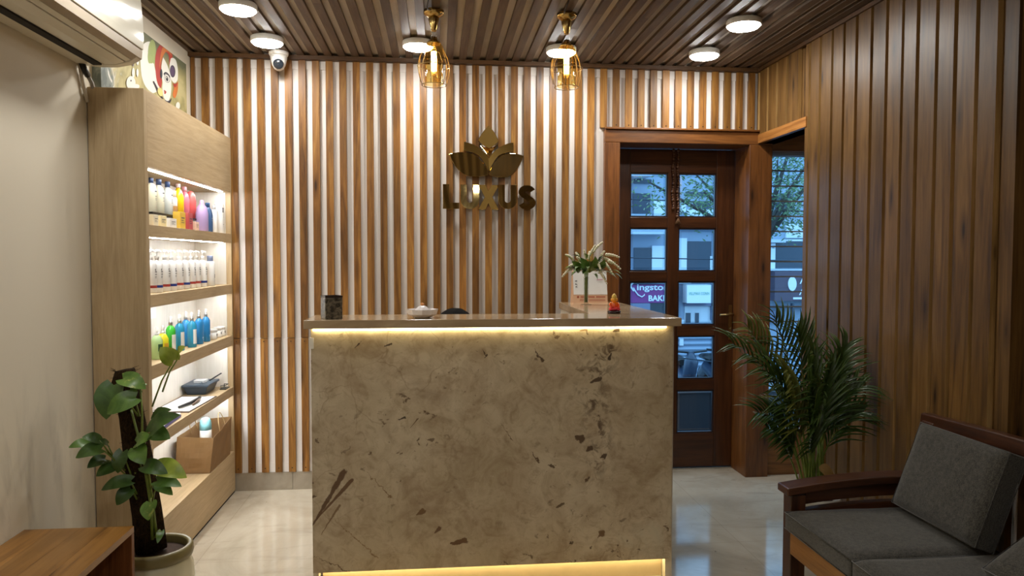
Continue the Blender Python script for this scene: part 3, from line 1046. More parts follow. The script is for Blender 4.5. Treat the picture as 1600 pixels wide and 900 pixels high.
# vase and flowers
vx, vy = 0.805, 3.93
t = thing('bud_vase', 'slim clear glass vase holding the flowers on the counter', 'vase', (vx, vy, ZC))
mb = MB()
mb.lathe([(0.012, 0.0), (0.0135, 0.003), (0.0135, 0.135), (0.015, 0.150), (0.0138, 0.150), (0.0122, 0.133), (0.0122, 0.006), (0.001, 0.005)], seg=16)
mb.build('tube', M['clear'], t, local=True)
mb = MB(); mb.lathe([(0.030, 0.0), (0.030, 0.0025), (0.012, 0.004)], seg=20)
mb.build('foot', M['clear'], t, local=True)
t = thing('flower_bouquet', 'bunch of cream catkin flowers with green leaves in the slim vase', 'flowers', (vx, vy, ZC))
sc_ = 4.05 / F_PX


def fp(x, y, dy=0.0):   # picture point -> offset from the vase foot
    p = onY(x, y, vy + dy); return Vector((p.x - vx, p.y - vy, p.z - ZC))


r2 = random.Random(3)
mb = MB()
for k in range(6):
    a = k * 1.05
    mb.tube([(0.006 * math.cos(a), 0.006 * math.sin(a), 0.012), (0.007 * math.cos(a + 0.5), 0.007 * math.sin(a + 0.5), 0.14), (0.012 * math.cos(a), 0.012 * math.sin(a), 0.19)], 0.0028, 6)
mb.build('stems', M['stalk'], t, local=True)
hub = fp(921, 426)
cats = [((884, 398), (895, 405), 0), ((879, 432), (892, 420), -0.05), ((941, 379), (928, 392), 0.02), ((930, 384), (922, 398), -0.02), ((967, 402), (948, 398), 0),
        ((969, 420), (952, 408), -0.03), ((957, 428), (946, 412), -0.06), ((948, 443), (938, 425), -0.07), ((938, 420), (933, 410), -0.09), ((902, 402), (908, 410), -0.08),
        ((913, 392), (915, 404), -0.05), ((921, 394), (920, 404), 0.0), ((944, 393), (938, 402), 0.02), ((900, 395), (905, 404), 0.02), ((960, 412), (945, 404), 0.02), ((890, 416), (902, 412), -0.04)]
for (tip, base, dy) in cats:
    a = fp(*base, dy * 0.6); b = fp(*tip, dy)
    mb = MB()
    mid = (a + b) / 2 + Vector((0, 0, 0.008))
    mb.smooth = True
    mb.tube([hub, (hub + a) / 2 + Vector((0, 0, 0.015)), a], 0.0016, 5)
    mb.mat = 1
    n = 7
    for i in range(n):
        u = i / (n - 1)
        p = a * (1 - u) ** 2 + mid * 2 * u * (1 - u) + b * u * u
        mb.ball(p, (0.0092 - 0.0035 * u) * r2.uniform(0.85, 1.15), 7, 5)
    mb.build('catkin', [M['stalk'], M['catkin']], t, local=True)


def leaf_geo(mb, base, tip, width, up=Vector((0, 0, 1)), fold=0.25, droop=0.12, shape='ovate', rows=8):
    """a leaf blade: midrib from base to tip, folded along it, drooping at the end"""
    base, tip = Vector(base), Vector(tip)
    ax = tip - base; L = ax.length; ax.normalize()
    side = ax.cross(up)
    if side.length < 1e-4: side = ax.orthogonal()
    side.normalize(); nr = side.cross(ax).normalized()
    o_ = len(mb.v)
    for i in range(rows + 1):
        u = i / rows
        if shape == 'heart':
            w = width * 0.5 * 1.62 * ((u + 0.035) ** 0.42) * ((1 - u) ** 0.78)
        elif shape == 'blade':
            w = width * 0.5 * (min(1, u * 5 + 0.25)) * (1 - u ** 2.0) ** 0.8
        else:
            w = width * 0.5 * math.sin(PI * (u ** 0.8)) ** 0.9
        w = max(w, 0.0004)
        c = base + ax * (L * u) + nr * (L * 0.16 * math.sin(PI * u)) - Vector((0, 0, 1)) * (droop * L * u * u)
        for s_ in (-1, -0.5, 0, 0.5, 1):
            e = c + side * (w * s_) + nr * (w * fold * abs(s_))
            if shape == 'heart': e = e - ax * (0.17 * L * abs(s_) * max(0.0, 1 - u / 0.34))
            mb.v.append(e)
    sm = mb.smooth; mb.smooth = True
    for i in range(rows):
        for k in range(4):
            a = o_ + i * 5 + k
            mb.face((a, a + 1, a + 6, a + 5))
    mb.smooth = sm


for k in range(44):
    a = r2.uniform(PI * 0.95, 2.05 * PI); el = r2.uniform(-0.15, 1.1)
    d = Vector((math.cos(a) * math.cos(el), math.sin(a) * math.cos(el), math.sin(el)))
    b0 = hub + Vector((d.x * 1.25, d.y * 0.8, d.z)) * r2.uniform(0.02, 0.105); ln = r2.uniform(0.05, 0.075)
    mb = MB(); leaf_geo(mb, b0, b0 + d * ln + Vector((0, 0, -0.01)), r2.uniform(0.018, 0.032))
    mb.build('leaf', M[['grey_leaf', 'leaf_b', 'grey_leaf', 'stalk'][k % 4]], t, local=True)
for (x, y, x2, y2, w_) in [(905, 426, 893, 404, 0.05), (915, 424, 906, 398, 0.05), (925, 424, 930, 396, 0.045), (935, 420, 945, 402, 0.045), (912, 420, 899, 414, 0.04)]:
    mb = MB(); leaf_geo(mb, fp(x, y, -0.03), fp(x2, y2, -0.08), w_, up=Vector((0.2, -1, 0.3)))
    mb.build('leaf', M['leaf_b'], t, local=True)

# little idol
t = thing('seated_idol', 'small orange and yellow translucent idol on a dark base, at the right of the counter', 'figurine', (0.803, 3.285, ZC))
idol = NT('orange_resin')
_z = idol.n('ShaderNodeSeparateXYZ'); idol.l(idol.n('ShaderNodeTexCoord').outputs['Object'], _z.inputs[0])
_c = idol.ramp(idol.math('MULTIPLY', _z.outputs[2], 10.0), [(0.15, hx('e8476a')), (0.32, hx('f0502c')), (0.48, hx('f57a1c')), (0.60, hx('eaa126')), (0.85, hx('f2d67a'))])
idol = idol.out(_c, 0.25, 0, 0.5)
idol.node_tree.nodes['Principled BSDF'].inputs['Subsurface Weight'].default_value = 0.3
idol.node_tree.nodes['Principled BSDF'].inputs['Subsurface Radius'].default_value = (0.02, 0.01, 0.005)
mb = MB(); mb.lathe([(0.027, 0.0), (0.030, 0.003), (0.030, 0.010), (0.026, 0.013)], seg=24)
tag(mb.build('base', P_('dark_base', '2a1512', 0.3), t, local=True), 'dark brown base')
mb = MB()
mb.ball((0, 0, 0.022), (0.025, 0.020, 0.010))                 # crossed legs
mb.ball((-0.017, -0.008, 0.021), (0.010, 0.010, 0.008)); mb.ball((0.017, -0.008, 0.021), (0.010, 0.010, 0.008))
mb.lathe([(0.019, 0.022), (0.020, 0.032), (0.016, 0.045), (0.014, 0.052), (0.007, 0.057)], seg=16, sy=0.8)
for s_ in (-1, 1):
    mb.tube([(0.014 * s_, 0, 0.050), (0.021 * s_, -0.004, 0.040), (0.018 * s_, -0.014, 0.030), (0.010 * s_, -0.017, 0.028)], [0.005, 0.0045, 0.004, 0.004], 8)
mb.build('body', idol, t, local=True)
mb = MB()
mb.ball((0, -0.001, 0.064), (0.0135, 0.0125, 0.0125)); mb.ball((0, -0.011, 0.062), (0.002, 0.003, 0.003), 6, 5)
for s_ in (-1, 1): mb.ball((0.0135 * s_, 0, 0.063), (0.003, 0.005, 0.007), 8, 6)
mb.build('head', idol, t, local=True)
mb = MB(); mb.lathe([(0.0120, 0.070), (0.0115, 0.078), (0.008, 0.085), (0.0015, 0.091)], seg=14)
mb.build('crown', P_('idol_gold', 'e9c45c', 0.3), t, local=True)

# ================================================================== wall sign
sg = thing('wall_sign', 'polished gold lotus emblem with letters below on the slatted wall', 'sign', (0.315, D - 0.02, 1.93))
KX = 0.000649


def sf(off=0.0, tilt=(0, 0)):
    def fn(u, v, d):
        x = 0.036 + (u - 72) * KX; z = 2.224 - v * 0.000646
        return (x, D - 0.014 - d - off - tilt[0] * (x - 0.315) - tilt[1] * (z - 2.03), z)
    return fn


def curve(pts, n=8):
    """closed outline through quadratic pieces: [(p, ctrl or None), ...]"""
    out = []
    for i, (p, c) in enumerate(pts):
        q = pts[(i + 1) % len(pts)][0]
        if c is None: out.append(p); continue
        for k in range(n):
            u = k / n
            out.append(((1 - u) ** 2 * p[0] + 2 * u * (1 - u) * c[0] + u * u * q[0], (1 - u) ** 2 * p[1] + 2 * u * (1 - u) * c[1] + u * u * q[1]))
    return out


top = curve([((497, 46), (560, 100)), ((590, 185), (560, 225)), ((500, 250), (440, 225)), ((402, 180), (430, 105))])
chev = [(405, 195), (450, 228), (500, 248), (550, 228), (596, 198), (545, 260), (503, 335), (455, 262)]
lmid = curve([((268, 192), (330, 195)), ((410, 245), (470, 290)), ((503, 350), None), ((497, 470), (470, 390)), ((410, 320), (350, 280)), ((266, 276), None)])
low = curve([((132, 310), (250, 270)), ((360, 310), (450, 370)), ((497, 482), None), ((490, 500), (440, 520)), ((330, 517), (200, 500))])


def mir(p): return [(1000 - x if True else x, y) for x, y in p][::-1]


for nm, poly, off, tl in (('top_petal', top, 0.010, (0.0, 0.10)), ('chevron', chev, 0.004, (0, -0.6)), ('petal', lmid, 0.004, (0.06, 0.05)), ('petal', mir(lmid), 0.004, (-0.05, 0.05)),
                          ('petal', low, 0.014, (0.03, -0.05)), ('petal', [(501 + (x - 503) * 0.903, y) for x, y in mir(low)], 0.014, (-0.16, 0.03))):
    if nm == 'petal' and poly[0][0] > 500 or (nm == 'petal' and max(p[0] for p in poly) > 700 and off > 0.01):
        poly = [(x, y) for x, y in poly]
    mb = MB(); mb.prism(poly, sf(off, tl), 0.0, 0.016)
    mb.build(nm, M['gold'], sg, bevel=0.0012)


def stroke(pts, w):
    """flat ribbon outline of width w along pts"""
    L, Rr = [], []
    n = len(pts)
    for i in range(n):
        a = Vector(pts[max(0, i - 1)]); b = Vector(pts[min(n - 1, i + 1)])
        d = (b - a).normalized(); nrm = Vector((-d.y, d.x))
        p = Vector(pts[i]); L.append(p + nrm * w / 2); Rr.append(p - nrm * w / 2)
    return L, Rr


def ribbon(mb, pts, w, fn, d0, d1):
    L, Rr = stroke(pts, w); n = len(pts)
    vs = [fn(p.x, p.y, d) for d in (d0, d1) for q in (L, Rr) for p in q]
    fs = []
    for i in range(n - 1):
        l0, l1, r0, r1 = i, i + 1, n + i, n + i + 1
        fs.append((l0, l1, r1, r0)); fs.append((2 * n + l0, 2 * n + r0, 2 * n + r1, 2 * n + l1))
        fs.append((l0, 2 * n + l0, 2 * n + l1, l1)); fs.append((r0, r1, 2 * n + r1, 2 * n + r0))
    for i in (0, n - 1): fs.append((i, n + i, 3 * n + i, 2 * n + i))
    mb.add(vs, fs)


def arc(cx, cy, rx, ry, a0, a1, n=14):
    return [(cx + rx * math.cos(math.radians(a0 + (a1 - a0) * i / n)), cy + ry * math.sin(math.radians(a0 + (a1 - a0) * i / n))) for i in range(n + 1)]


fn = sf(0.006, (0.03, -0.10))
mb = MB(); mb.prism([(72, 590), (132, 590), (132, 762), (222, 762), (222, 820), (72, 820)], fn, 0, 0.014); mb.build('letter', M['gold'], sg, bevel=0.001)
for cx0, cx1 in ((236, 410), (586, 757)):
    fn = sf(0.006, (-0.02 if cx0 < 300 else 0.05, -0.05 if cx0 < 300 else -0.13))
    c = (cx0 + cx1) / 2; r = (cx1 - cx0) / 2 - 29
    mb = MB(); ribbon(mb, [(cx0 + 29, 592), (cx0 + 29, 660)] + arc(c, 735, r, 56, 180, 0) + [(cx1 - 29, 660), (cx1 - 29, 592)], 58, fn, 0, 0.014)
    mb.build('letter', M['gold'], sg, bevel=0.001)
mb = MB()
mb.prism([(403, 590), (470, 590), (498, 645), (530, 590), (598, 590), (536, 703), (596, 820), (527, 820), (498, 760), (470, 820), (402, 820), (464, 703)], sf(0.008, (0.0, 0.06)), 0, 0.014)
mb.build('letter', M['gold'], sg, bevel=0.001)
spts = arc(862, 655, 52, 38, -20, -200, 12) + arc(862, 752, 54, 40, -20 - 60, 150, 16)
spts = arc(862, 652, 54, 36, -15, -235, 14) + arc(862, 755, 56, 38, -55, 165, 14)
fn = sf(0.006, (-0.06, -0.03))
mb = MB(); ribbon(mb, spts, 54, fn, 0, 0.014); mb.build('letter', M['gold'], sg, bevel=0.001)

# ================================================================== pendants
def pendant(x, y, label):
    t = thing('pendant_lamp', label, 'pendant lamp', (x, y, H))
    a = MB(); a.lathe([(0.020, -0.038), (0.030, -0.030), (0.047, -0.020), (0.049, -0.012), (0.049, -0.001), (0.030, 0.0)], seg=32)
    a.build('ceiling_cap', M['gold_m'], t, local=True)
    a = MB(); a.lathe([(0.0115, -0.098), (0.013, -0.094), (0.027, -0.042), (0.026, -0.036), (0.010, -0.034)], seg=24)
    a.build('cone', M['gold_m'], t, local=True)
    a = MB(); a.lathe([(0.012, -0.128), (0.014, -0.124), (0.014, -0.102), (0.010, -0.098)], seg=20)
    a.build('collar', M['clear'], t, local=True)
    a = MB()
    a.lathe([(0.036, -0.160), (0.033, -0.152), (0.014, -0.138), (0.009, -0.126)], seg=24)
    a.build('lamp_holder', M['gold_m'], t, local=True)
    a = MB()
    a.lathe([(0.0445, -0.352), (0.0450, -0.345), (0.0450, -0.175), (0.040, -0.165), (0.0360, -0.160), (0.0345, -0.161), (0.0385, -0.167), (0.0430, -0.177), (0.0430, -0.345), (0.0445, -0.352)], seg=32, cap=False)
    a.build('shade', M['amber'], t, local=True)
    a = MB()
    a.lathe([(0.002, -0.300), (0.012, -0.292), (0.0155, -0.275), (0.0155, -0.205), (0.012, -0.185), (0.010, -0.165)], seg=16)
    a.build('bulb', M['clear'], t, local=True)
    a = MB()
    for k in range(4):
        b = k * PI / 2
        a.tube([(0.0075 * math.cos(b), 0.0075 * math.sin(b), -0.195), (0.0075 * math.cos(b + 0.4), 0.0075 * math.sin(b + 0.4), -0.288)], 0.0062, 8)
    a.build('filament', M['fil'], t, local=True)
    a = MB()
    nw = 6
    for k in range(nw):
        b = 2 * PI * k / nw + 0.3
        pts = []
        for r, z in [(0.010, -0.125), (0.024, -0.150), (0.050, -0.185), (0.070, -0.225), (0.078, -0.265), (0.075, -0.305), (0.063, -0.345), (0.058, -0.356)]:
            pts.append((r * math.cos(b), r * math.sin(b), z))
        a.tube(pts, 0.0017, 6)
        # a loop of wire standing between two bars
        b2 = b + PI / nw
        lp = []
        for i in range(17):
            g = 2 * PI * i / 16
            z = -0.275 + 0.062 * math.cos(g); w_ = 0.22 * math.sin(g)
            r = 0.077 - 0.5 * abs(z + 0.265) ** 1.4
            lp.append((r * math.cos(b2 + w_), r * math.sin(b2 + w_), z))
        if k % 2 == 0: a.tube(lp, 0.0015, 6)
    for r, z in ((0.0785, -0.265), (0.0585, -0.354)):
        a.tube([(r * math.cos(2 * PI * i / 32), r * math.sin(2 * PI * i / 32), z) for i in range(33)], 0.0017, 6)
    a.build('wire_cage', M['brass'], t, local=True)
    a = MB()
    a.tube([(-0.012, -0.02, -0.004), (-0.026, -0.075, -0.022), (-0.030, -0.125, -0.028), (-0.026, -0.16, -0.012), (-0.022, -0.175, 0.0)], 0.0032, 8)
    a.build('flex', M['black'], t, local=True)
    return t


pn = pendant(-0.012, 3.60, 'caged amber pendant lamp on the left, beside a round ceiling light')
dup(pn, (0.630, 3.58, H), 'caged amber pendant lamp on the right, in front of a round ceiling light')

# ------------------------------------------------------------------ security camera
t = thing('security_camera', 'white turret security camera at the top of the slatted wall', 'security camera', (-0.905, 4.41, H))
mb = MB(); mb.lathe([(0.052, -0.022), (0.055, -0.015), (0.055, -0.002), (0.052, 0.0)], seg=32)
mb.build('base', M['whitep'], t, local=True)
mb = MB(); mb.lathe([(0.010, -0.108), (0.026, -0.098), (0.037, -0.078), (0.043, -0.055), (0.047, -0.035), (0.047, -0.022)], seg=32)
mb.build('housing', M['whitep'], t, local=True)
mb = MB()
o_ = len(mb.v)
mb.lathe([(0.001, -0.004), (0.026, -0.003), (0.029, 0.004), (0.028, 0.022)], seg=28, cap=False)
mb.mat = 1
for a in (-0.6, 0.0, 0.6): mb.ball((0.010 * a * 1.6, -0.012, -0.004), (0.0025, 0.0025, 0.001), 8, 5)
mb.xform(o_, Matrix.Translation((0.004, -0.037, -0.080)) @ Matrix.Rotation(-1.05, 4, 'X') @ Matrix.Rotation(0.0, 4, 'Z'))
tag(mb.build('lens', [P_('lens_window', '2b3138', 0.12), M['steel']], t, local=True), 'dark round lens window')

# ================================================================== air conditioner
AY1, AY0 = 3.155, 2.15
t = thing('air_conditioner', 'cream split air conditioner high on the left wall', 'air conditioner', (XL, 2.6, 2.165))


def acp(prof, y0, y1, mb):
    mb.prism(prof, lambda u, v, d: (XL + u, d, v), y0, y1)


mb = MB()
acp([(0.002, 2.172), (0.085, 2.165), (0.120, 2.176), (0.120, 2.47), (0.002, 2.47)], AY0, AY1, mb)
acp([(0.120, 2.20), (0.205, 2.20), (0.235, 2.213), (0.235, 2.45), (0.120, 2.47)], AY0, AY1, mb)
acp([(0.085, 2.165), (0.150, 2.166), (0.205, 2.178), (0.237, 2.200), (0.235, 2.214), (0.12, 2.214)], AY1 - 0.045, AY1, mb)
acp([(0.085, 2.165), (0.150, 2.166), (0.205, 2.178), (0.237, 2.200), (0.235, 2.214), (0.12, 2.214)], AY0, AY0 + 0.045, mb)
mb.build('body', M['creamp'], t, bevel=0.004)
mb = MB(); acp([(0.072, 2.1632), (0.104, 2.1635), (0.104, 2.2), (0.072, 2.2)], AY0 + 0.045, AY1 - 0.045, mb)
tag(mb.build('air_outlet', M['dark_gap'], t), 'black air slot')
mb = MB(); acp([(0.116, 2.166), (0.158, 2.167), (0.192, 2.177), (0.192, 2.184), (0.155, 2.174), (0.116, 2.172)], AY0 + 0.05, AY1 - 0.05, mb)
mb.build('louvre_flap', M['creamp'], t, bevel=0.0015)
mb = MB(); acp([(0.196, 2.180), (0.216, 2.188), (0.214, 2.196), (0.196, 2.190)], AY0 + 0.045, AY1 - 0.045, mb)
mb.build('lip', M['creamp'], t, bevel=0.001)
mb = MB(); acp([(0.218, 2.188), (0.240, 2.203), (0.243, 2.236), (0.236, 2.236), (0.218, 2.205)], AY0 - 0.001, AY1 + 0.001, mb)
tag(mb.build('trim_band', M['taupep'], t), 'dull taupe band')
mb = MB(); acp(curve([((0.236, 2.237), None), ((0.247, 2.240), (0.252, 2.33)), ((0.240, 2.44), (0.235, 2.468)), ((0.20, 2.476), None), ((0.20, 2.45), None), ((0.2355, 2.43), None)], 6), AY0 - 0.002, AY1 + 0.002, mb)
mb.build('front_panel', M['creamg'], t, bevel=0.002)
# pipes under it
t = thing('insulated_pipe', 'grey pipe with a black sleeve hanging below the air conditioner', 'pipe', (XL + 0.03, 3.10, 2.10))
a0 = onX(128, 103, XL + 0.025); a1 = onX(137, 118, XL + 0.025); a2 = onX(150, 140, XL + 0.025)
mb = MB(); mb.tube([a0 + Vector((0, 0, 0.012)), (a0 + a1) / 2, a1], 0.012, 10); mb.build('sleeve', M['black'], t)
mb = MB(); mb.tube([a1, (a1 + a2) / 2 + Vector((0, 0.0, -0.002)), a2 + Vector((0, 0, -0.05))], 0.008, 10)
mb.build('pipe', P_('grey_hose', '9b9388', 0.5), t)
mb = MB(); b0 = onX(124, 103, XL + 0.012); b1 = onX(128, 122, XL + 0.012); b2 = onX(136, 140, XL + 0.012)
mb.tube([b0 + Vector((0, 0, 0.01)), b1, b2 + Vector((0, 0.0, -0.05))], 0.007, 8)
tag(mb.build('drain_hose', P_('white_hose', 'c9bfae', 0.5), None, loc=b0), 'thin cream drain hose hanging beside the black-sleeved pipe', 'hose')

# ================================================================== shelf unit
SX0, SX1 = XL + 0.004, -1.203
SY0, SY1, SZ = 3.206, 4.494, 2.098
shelf = thing('shelf_unit', 'tall oak laminate shelf unit with lit open shelves against the left wall', 'shelf', (-1.31, 3.85, 0))
ST = [1.538, 1.242, 0.941, 0.636, 0.250]          # shelf tops
SB = [1.488, 1.188, 0.882, 0.584]                 # their undersides
mb = MB(); mb.rnd = 0.3; mb.box(SX0, SX1, SY0, SY0 + 0.034, 0.012, SZ); mb.build('side_panel', M['lam'], shelf, bevel=0.001)
mb = MB(); mb.rnd = 0.5; mb.box(SX0, SX1, SY1 - 0.016, SY1, 0.012, SZ); mb.build('side_panel', M['lam'], shelf, bevel=0.001)
mb = MB(); mb.box(SX0, SX0 + 0.010, SY0 + 0.034, SY1 - 0.016, 0.25, 1.783); mb.build('back_panel', M['lam_in'], shelf)
mb = MB(); mb.rnd = 0.4; mb.box(SX0, SX1, SY0 + 0.034, SY1 - 0.016, 1.783, SZ); mb.build('top_fascia', M['lam_y'], shelf, bevel=0.001)
mb = MB(); mb.rnd = 0.6; mb.box(SX0, SX1, SY0 + 0.034, SY1 - 0.016, 0.012, ST[4]); mb.build('bottom_plinth', M['lam_y'], shelf, bevel=0.001)
mb = MB(); mb.box(SX0 + 0.01, SX1 - 0.004, SY0 + 0.004, SY1 - 0.004, 0.0, 0.012); mb.build('shadow_gap', M['dark_gap'], shelf)
for k in range(4):
    mb = MB(); mb.rnd = 0.2 + 0.2 * k; mb.box(SX0 + 0.010, SX1, SY0 + 0.034, SY1 - 0.016, SB[k], ST[k])
    mb.build('shelf_board', M['lam_y'], shelf, bevel=0.001)
mb = MB()
mb.box(SX0 + 0.011, SX0 + 0.014, SY0 + 0.035, SY1 - 0.017, 0.252, 1.78)     # pale lining of the back
mb.box(SX0 + 0.014, SX1 - 0.03, SY1 - 0.019, SY1 - 0.0165, 0.252, 1.78)
for k in range(4): pass
mb.build('pale_lining', M['lam_in'], shelf)
for z in [1.783] + SB:
    mb = MB(); mb.box(SX1 - 0.050, SX1 - 0.036, SY0 + 0.05, SY1 - 0.05, z - 0.004, z - 0.0005)
    mb.build('light_strip', M['ledc'], shelf)


def shx(x, k, X):
    """where a picture column meets the plane X just above shelf k"""
    return onX(x, 400, X).y


# ---- bottles: every kind is built once by a maker
def bot(name, label, cat, loc, prof, mat, cap=None, capm=None, band=None, ink=None, pump=False, group=None, sx=1.0, sy=1.0, rz=0.0, spray=False, text=None, label_mat=None, lz=None, k=0.85, kz=1.1):
    t = thing(name, label, cat, loc, rz, group); t.scale = (k, k, kz)
    mb = MB(); mb.lathe(prof, seg=20, sx=sx, sy=sy); mb.build('body', mat, t, local=True)
    ztop = prof[-1][1]
    if cap:
        mb = MB(); mb.lathe([(cap[0], ztop - 0.002), (cap[0], ztop + cap[1] - 0.002), (cap[0] * 0.9, ztop + cap[1])], seg=18)
        mb.build('cap', capm or M['whitep'], t, local=True)
        ztop += cap[1]
    if pump:
        mb = MB()
        mb.lathe([(0.0045, ztop - 0.002), (0.0045, ztop + 0.018)], seg=10)
        mb.lathe([(0.010, ztop + 0.016), (0.011, ztop + 0.020), (0.010, ztop + 0.028), (0.004, ztop + 0.030)], seg=14)
        mb.tube([(0, 0, ztop + 0.024), (0.020, 0, ztop + 0.023), (0.030, 0, ztop + 0.016)], 0.0042, 8)
        mb.build('pump', capm or M['whitep'], t, local=True)
    if spray:
        mb = MB()
        mb.lathe([(0.009, ztop - 0.002), (0.0095, ztop + 0.012), (0.007, ztop + 0.024), (0.0065, ztop + 0.030)], seg=14)
        mb.tube([(0, 0, ztop + 0.022), (0.011, 0, ztop + 0.022)], 0.003, 8)
        mb.build('sprayer', M['whitep'], t, local=True)
    R = max(p[0] for p in prof)
    if band:
        z0, z1, bm = band
        mb = MB(); mb.lathe([(R * 1.012, z0), (R * 1.012, z1)], seg=20, sx=sx, sy=sy, cap=False); mb.build('colour_band', bm, t, local=True)
    if label_mat:
        mb = MB(); n = 8
        vs = []; fs = []
        for i in range(n + 1):
            a = -1.0 + 2.0 * i / n
            for z in lz: vs.append((R * 1.015 * sx * math.cos(a), R * 1.015 * sy * math.sin(a), z))
        for i in range(n): fs.append((2 * i, 2 * i + 2, 2 * i + 3, 2 * i + 1))
        mb.add(vs, fs); mb.build('label', label_mat, t, local=True)
    if text:
        # ink on the side facing the room (+X), wrapped on the bottle
        mb = MB()

        def wrap(u, z): a = u / R; return (R * 1.02 * sx * math.cos(a), R * 1.02 * sy * math.sin(a), z)
        for (s, u, z, hgt, w) in text:
            if s:
                put_text(mb, s, lambda a, b, u=u, z=z: wrap(a + u, z + b), height=hgt, width=w, bold=0.03)
            else:
                x = u
                while x < u + w - 1e-6:
                    x2 = min(u + w, x + 0.004)
                    mb.add([wrap(x, z), wrap(x2, z), wrap(x2, z + hgt), wrap(x, z + hgt)], [(0, 1, 2, 3)]); x = x2
        mb.build('print', ink or P_('black_ink', '1d1d22', 0.6), t, local=True)
    return t


def plabel(R):      # rows of small print
    return [(None, -0.012, 0.075, 0.003, 0.022), (None, -0.012, 0.067, 0.002, 0.018), (None, -0.012, 0.060, 0.002, 0.020)]


Z1, Z2, Z3, Z4, Z5 = [z + 0.0009 for z in ST]
navy = P_('navy_cap', '2b3c63', 0.35)
navyb = P_('navy_band', '223a86', 0.4); redb = P_('red_band', 'a13a34', 0.4)
cream_l = P_('cream_lotion', 'e6dfc2', 0.35); pale = P_('clear_lotion', 'dfe3dc', 0.3)
yel = P_('yellow_bottle', 'f0c41c', 0.25); coral = P_('coral_bottle', 'd9625c', 0.25); rose = P_('rose_bottle', 'd7707c', 0.25)
lav = P_('lavender_bottle', 'b9a0cf', 0.3); slate = P_('slate_blue_bottle', '3d5c86', 0.3); plum = P_('plum_bottle', '6d3c50', 0.3)
# top shelf, back tier on a small riser
RX = -1.315
rz0, rz1 = 3.45, 4.14
SH = lambda x, X: shx(x, 0, X)
t = thing('display_riser', 'low black-edged display riser on the top shelf under the taller bottles', 'riser', (RX + 0.012, (rz0 + rz1) / 2, Z1))
mb = MB(); mb.box(RX - 0.045, RX + 0.05, rz0, rz1, Z1 + 0.058, Z1 + 0.066); mb.build('top', M['black'], t)
for (ya, yb) in ((rz0, rz0 + 0.006), (rz1 - 0.006, rz1)):
    mb = MB(); mb.box(RX - 0.045, RX + 0.05, ya, yb, Z1, Z1 + 0.058); mb.build('end_plate', M['clear'], t)
ZR = Z1 + 0.066
p_tall = [(0.026, 0), (0.029, 0.004), (0.029, 0.105), (0.024, 0.124), (0.011, 0.132), (0.011, 0.138)]
pr = [('shampoo_bottle', 'navy-capped cream bottle at the near end of the riser, half hidden', cream_l, SH(238, RX), (0.013, 0.022), navy),
      ('shampoo_bottle', 'cream bottle with navy cap on the riser, second from the shelf side', cream_l, SH(250, RX), (0.015, 0.026), navy),
      ('shampoo_bottle', 'pale clear bottle with navy cap on the riser, beside the yellow bottle group', pale, SH(263.5, RX), (0.015, 0.026), navy)]
for nm, lb, mt, y, cp, cm in pr:
    bot(nm, lb, 'bottle', (RX, y, ZR), p_tall, mt, cap=cp, capm=cm, group='bottles on the top shelf', k=0.8, kz=1.02, text=[(None, -0.014, 0.095, 0.007, 0.026)] + plabel(0.029), ink=P_('grey_ink', '55565a', 0.6))
bot('lotion_bottle', 'small white bottle with a round cream top on the riser, left of the yellow bottle', 'bottle', (RX + 0.015, SH(272.5, RX + 0.015), ZR), [(0.019, 0), (0.021, 0.003), (0.021, 0.075), (0.015, 0.086)], M['whitep'], cap=(0.016, 0.028), capm=P_('cream_cap', 'e3d3b0', 0.4), group='bottles on the top shelf',
    band=(0.010, 0.045, P_('tan_label', 'b98a52', 0.5)))
bot('shampoo_bottle', 'bright yellow bottle on the riser of the top shelf', 'bottle', (RX, SH(280, RX), ZR), [(0.028, 0), (0.031, 0.004), (0.031, 0.10), (0.022, 0.130), (0.012, 0.140), (0.011, 0.15)], yel, cap=(0.014, 0.018), kz=1.02, capm=P_('pale_pink_cap', 'e6c4bd', 0.4), group='bottles on the top shelf')
bot('shampoo_bottle', 'tall rose pink bottle with pale cap behind the coral bottle', 'bottle', (RX - 0.008, SH(289.5, RX - 0.008), ZR), [(0.027, 0), (0.030, 0.004), (0.030, 0.11), (0.020, 0.145), (0.012, 0.152), (0.011, 0.158)], rose, cap=(0.015, 0.024), kz=0.92, capm=P_('rose_cap', 'd99aa5', 0.4), group='bottles on the top shelf')
bot('shampoo_bottle', 'round-shouldered coral red bottle at the far end of the riser', 'bottle', (RX + 0.008, SH(299, RX + 0.008), ZR), [(0.029, 0), (0.032, 0.004), (0.033, 0.085), (0.028, 0.115), (0.014, 0.132), (0.004, 0.136)], coral, group='bottles on the top shelf', text=[(None, -0.014, 0.085, 0.004, 0.024), (None, -0.014, 0.076, 0.002, 0.02)], ink=P_('dark_red_ink', '8a2f33', 0.6))
# front tier: cartons and tubs
FX = SX1 - 0.045
def carton(name, label, y, w, d, h, mat, ink=None, x=FX):
    t = thing(name, label, 'carton', (x, y, Z1), group='cartons on the top shelf')
    mb = MB(); mb.box(-d / 2, d / 2, -w / 2, w / 2, 0, h); mb.build('box', mat, t, local=True, bevel=0.0015)
    mb = MB()
    for k, (a, b, z, hh) in enumerate([(-0.3, 0.3, 0.62, 0.06), (-0.3, 0.1, 0.48, 0.04), (-0.3, 0.25, 0.36, 0.03)]):
        mb.add([(d / 2 + 0.0006, a * w, z * h), (d / 2 + 0.0006, b * w, z * h), (d / 2 + 0.0006, b * w, (z + hh) * h), (d / 2 + 0.0006, a * w, (z + hh) * h)], [(0, 1, 2, 3)])
    mb.build('print', ink or P_('grey_ink', '55565a', 0.6), t, local=True)
    return t


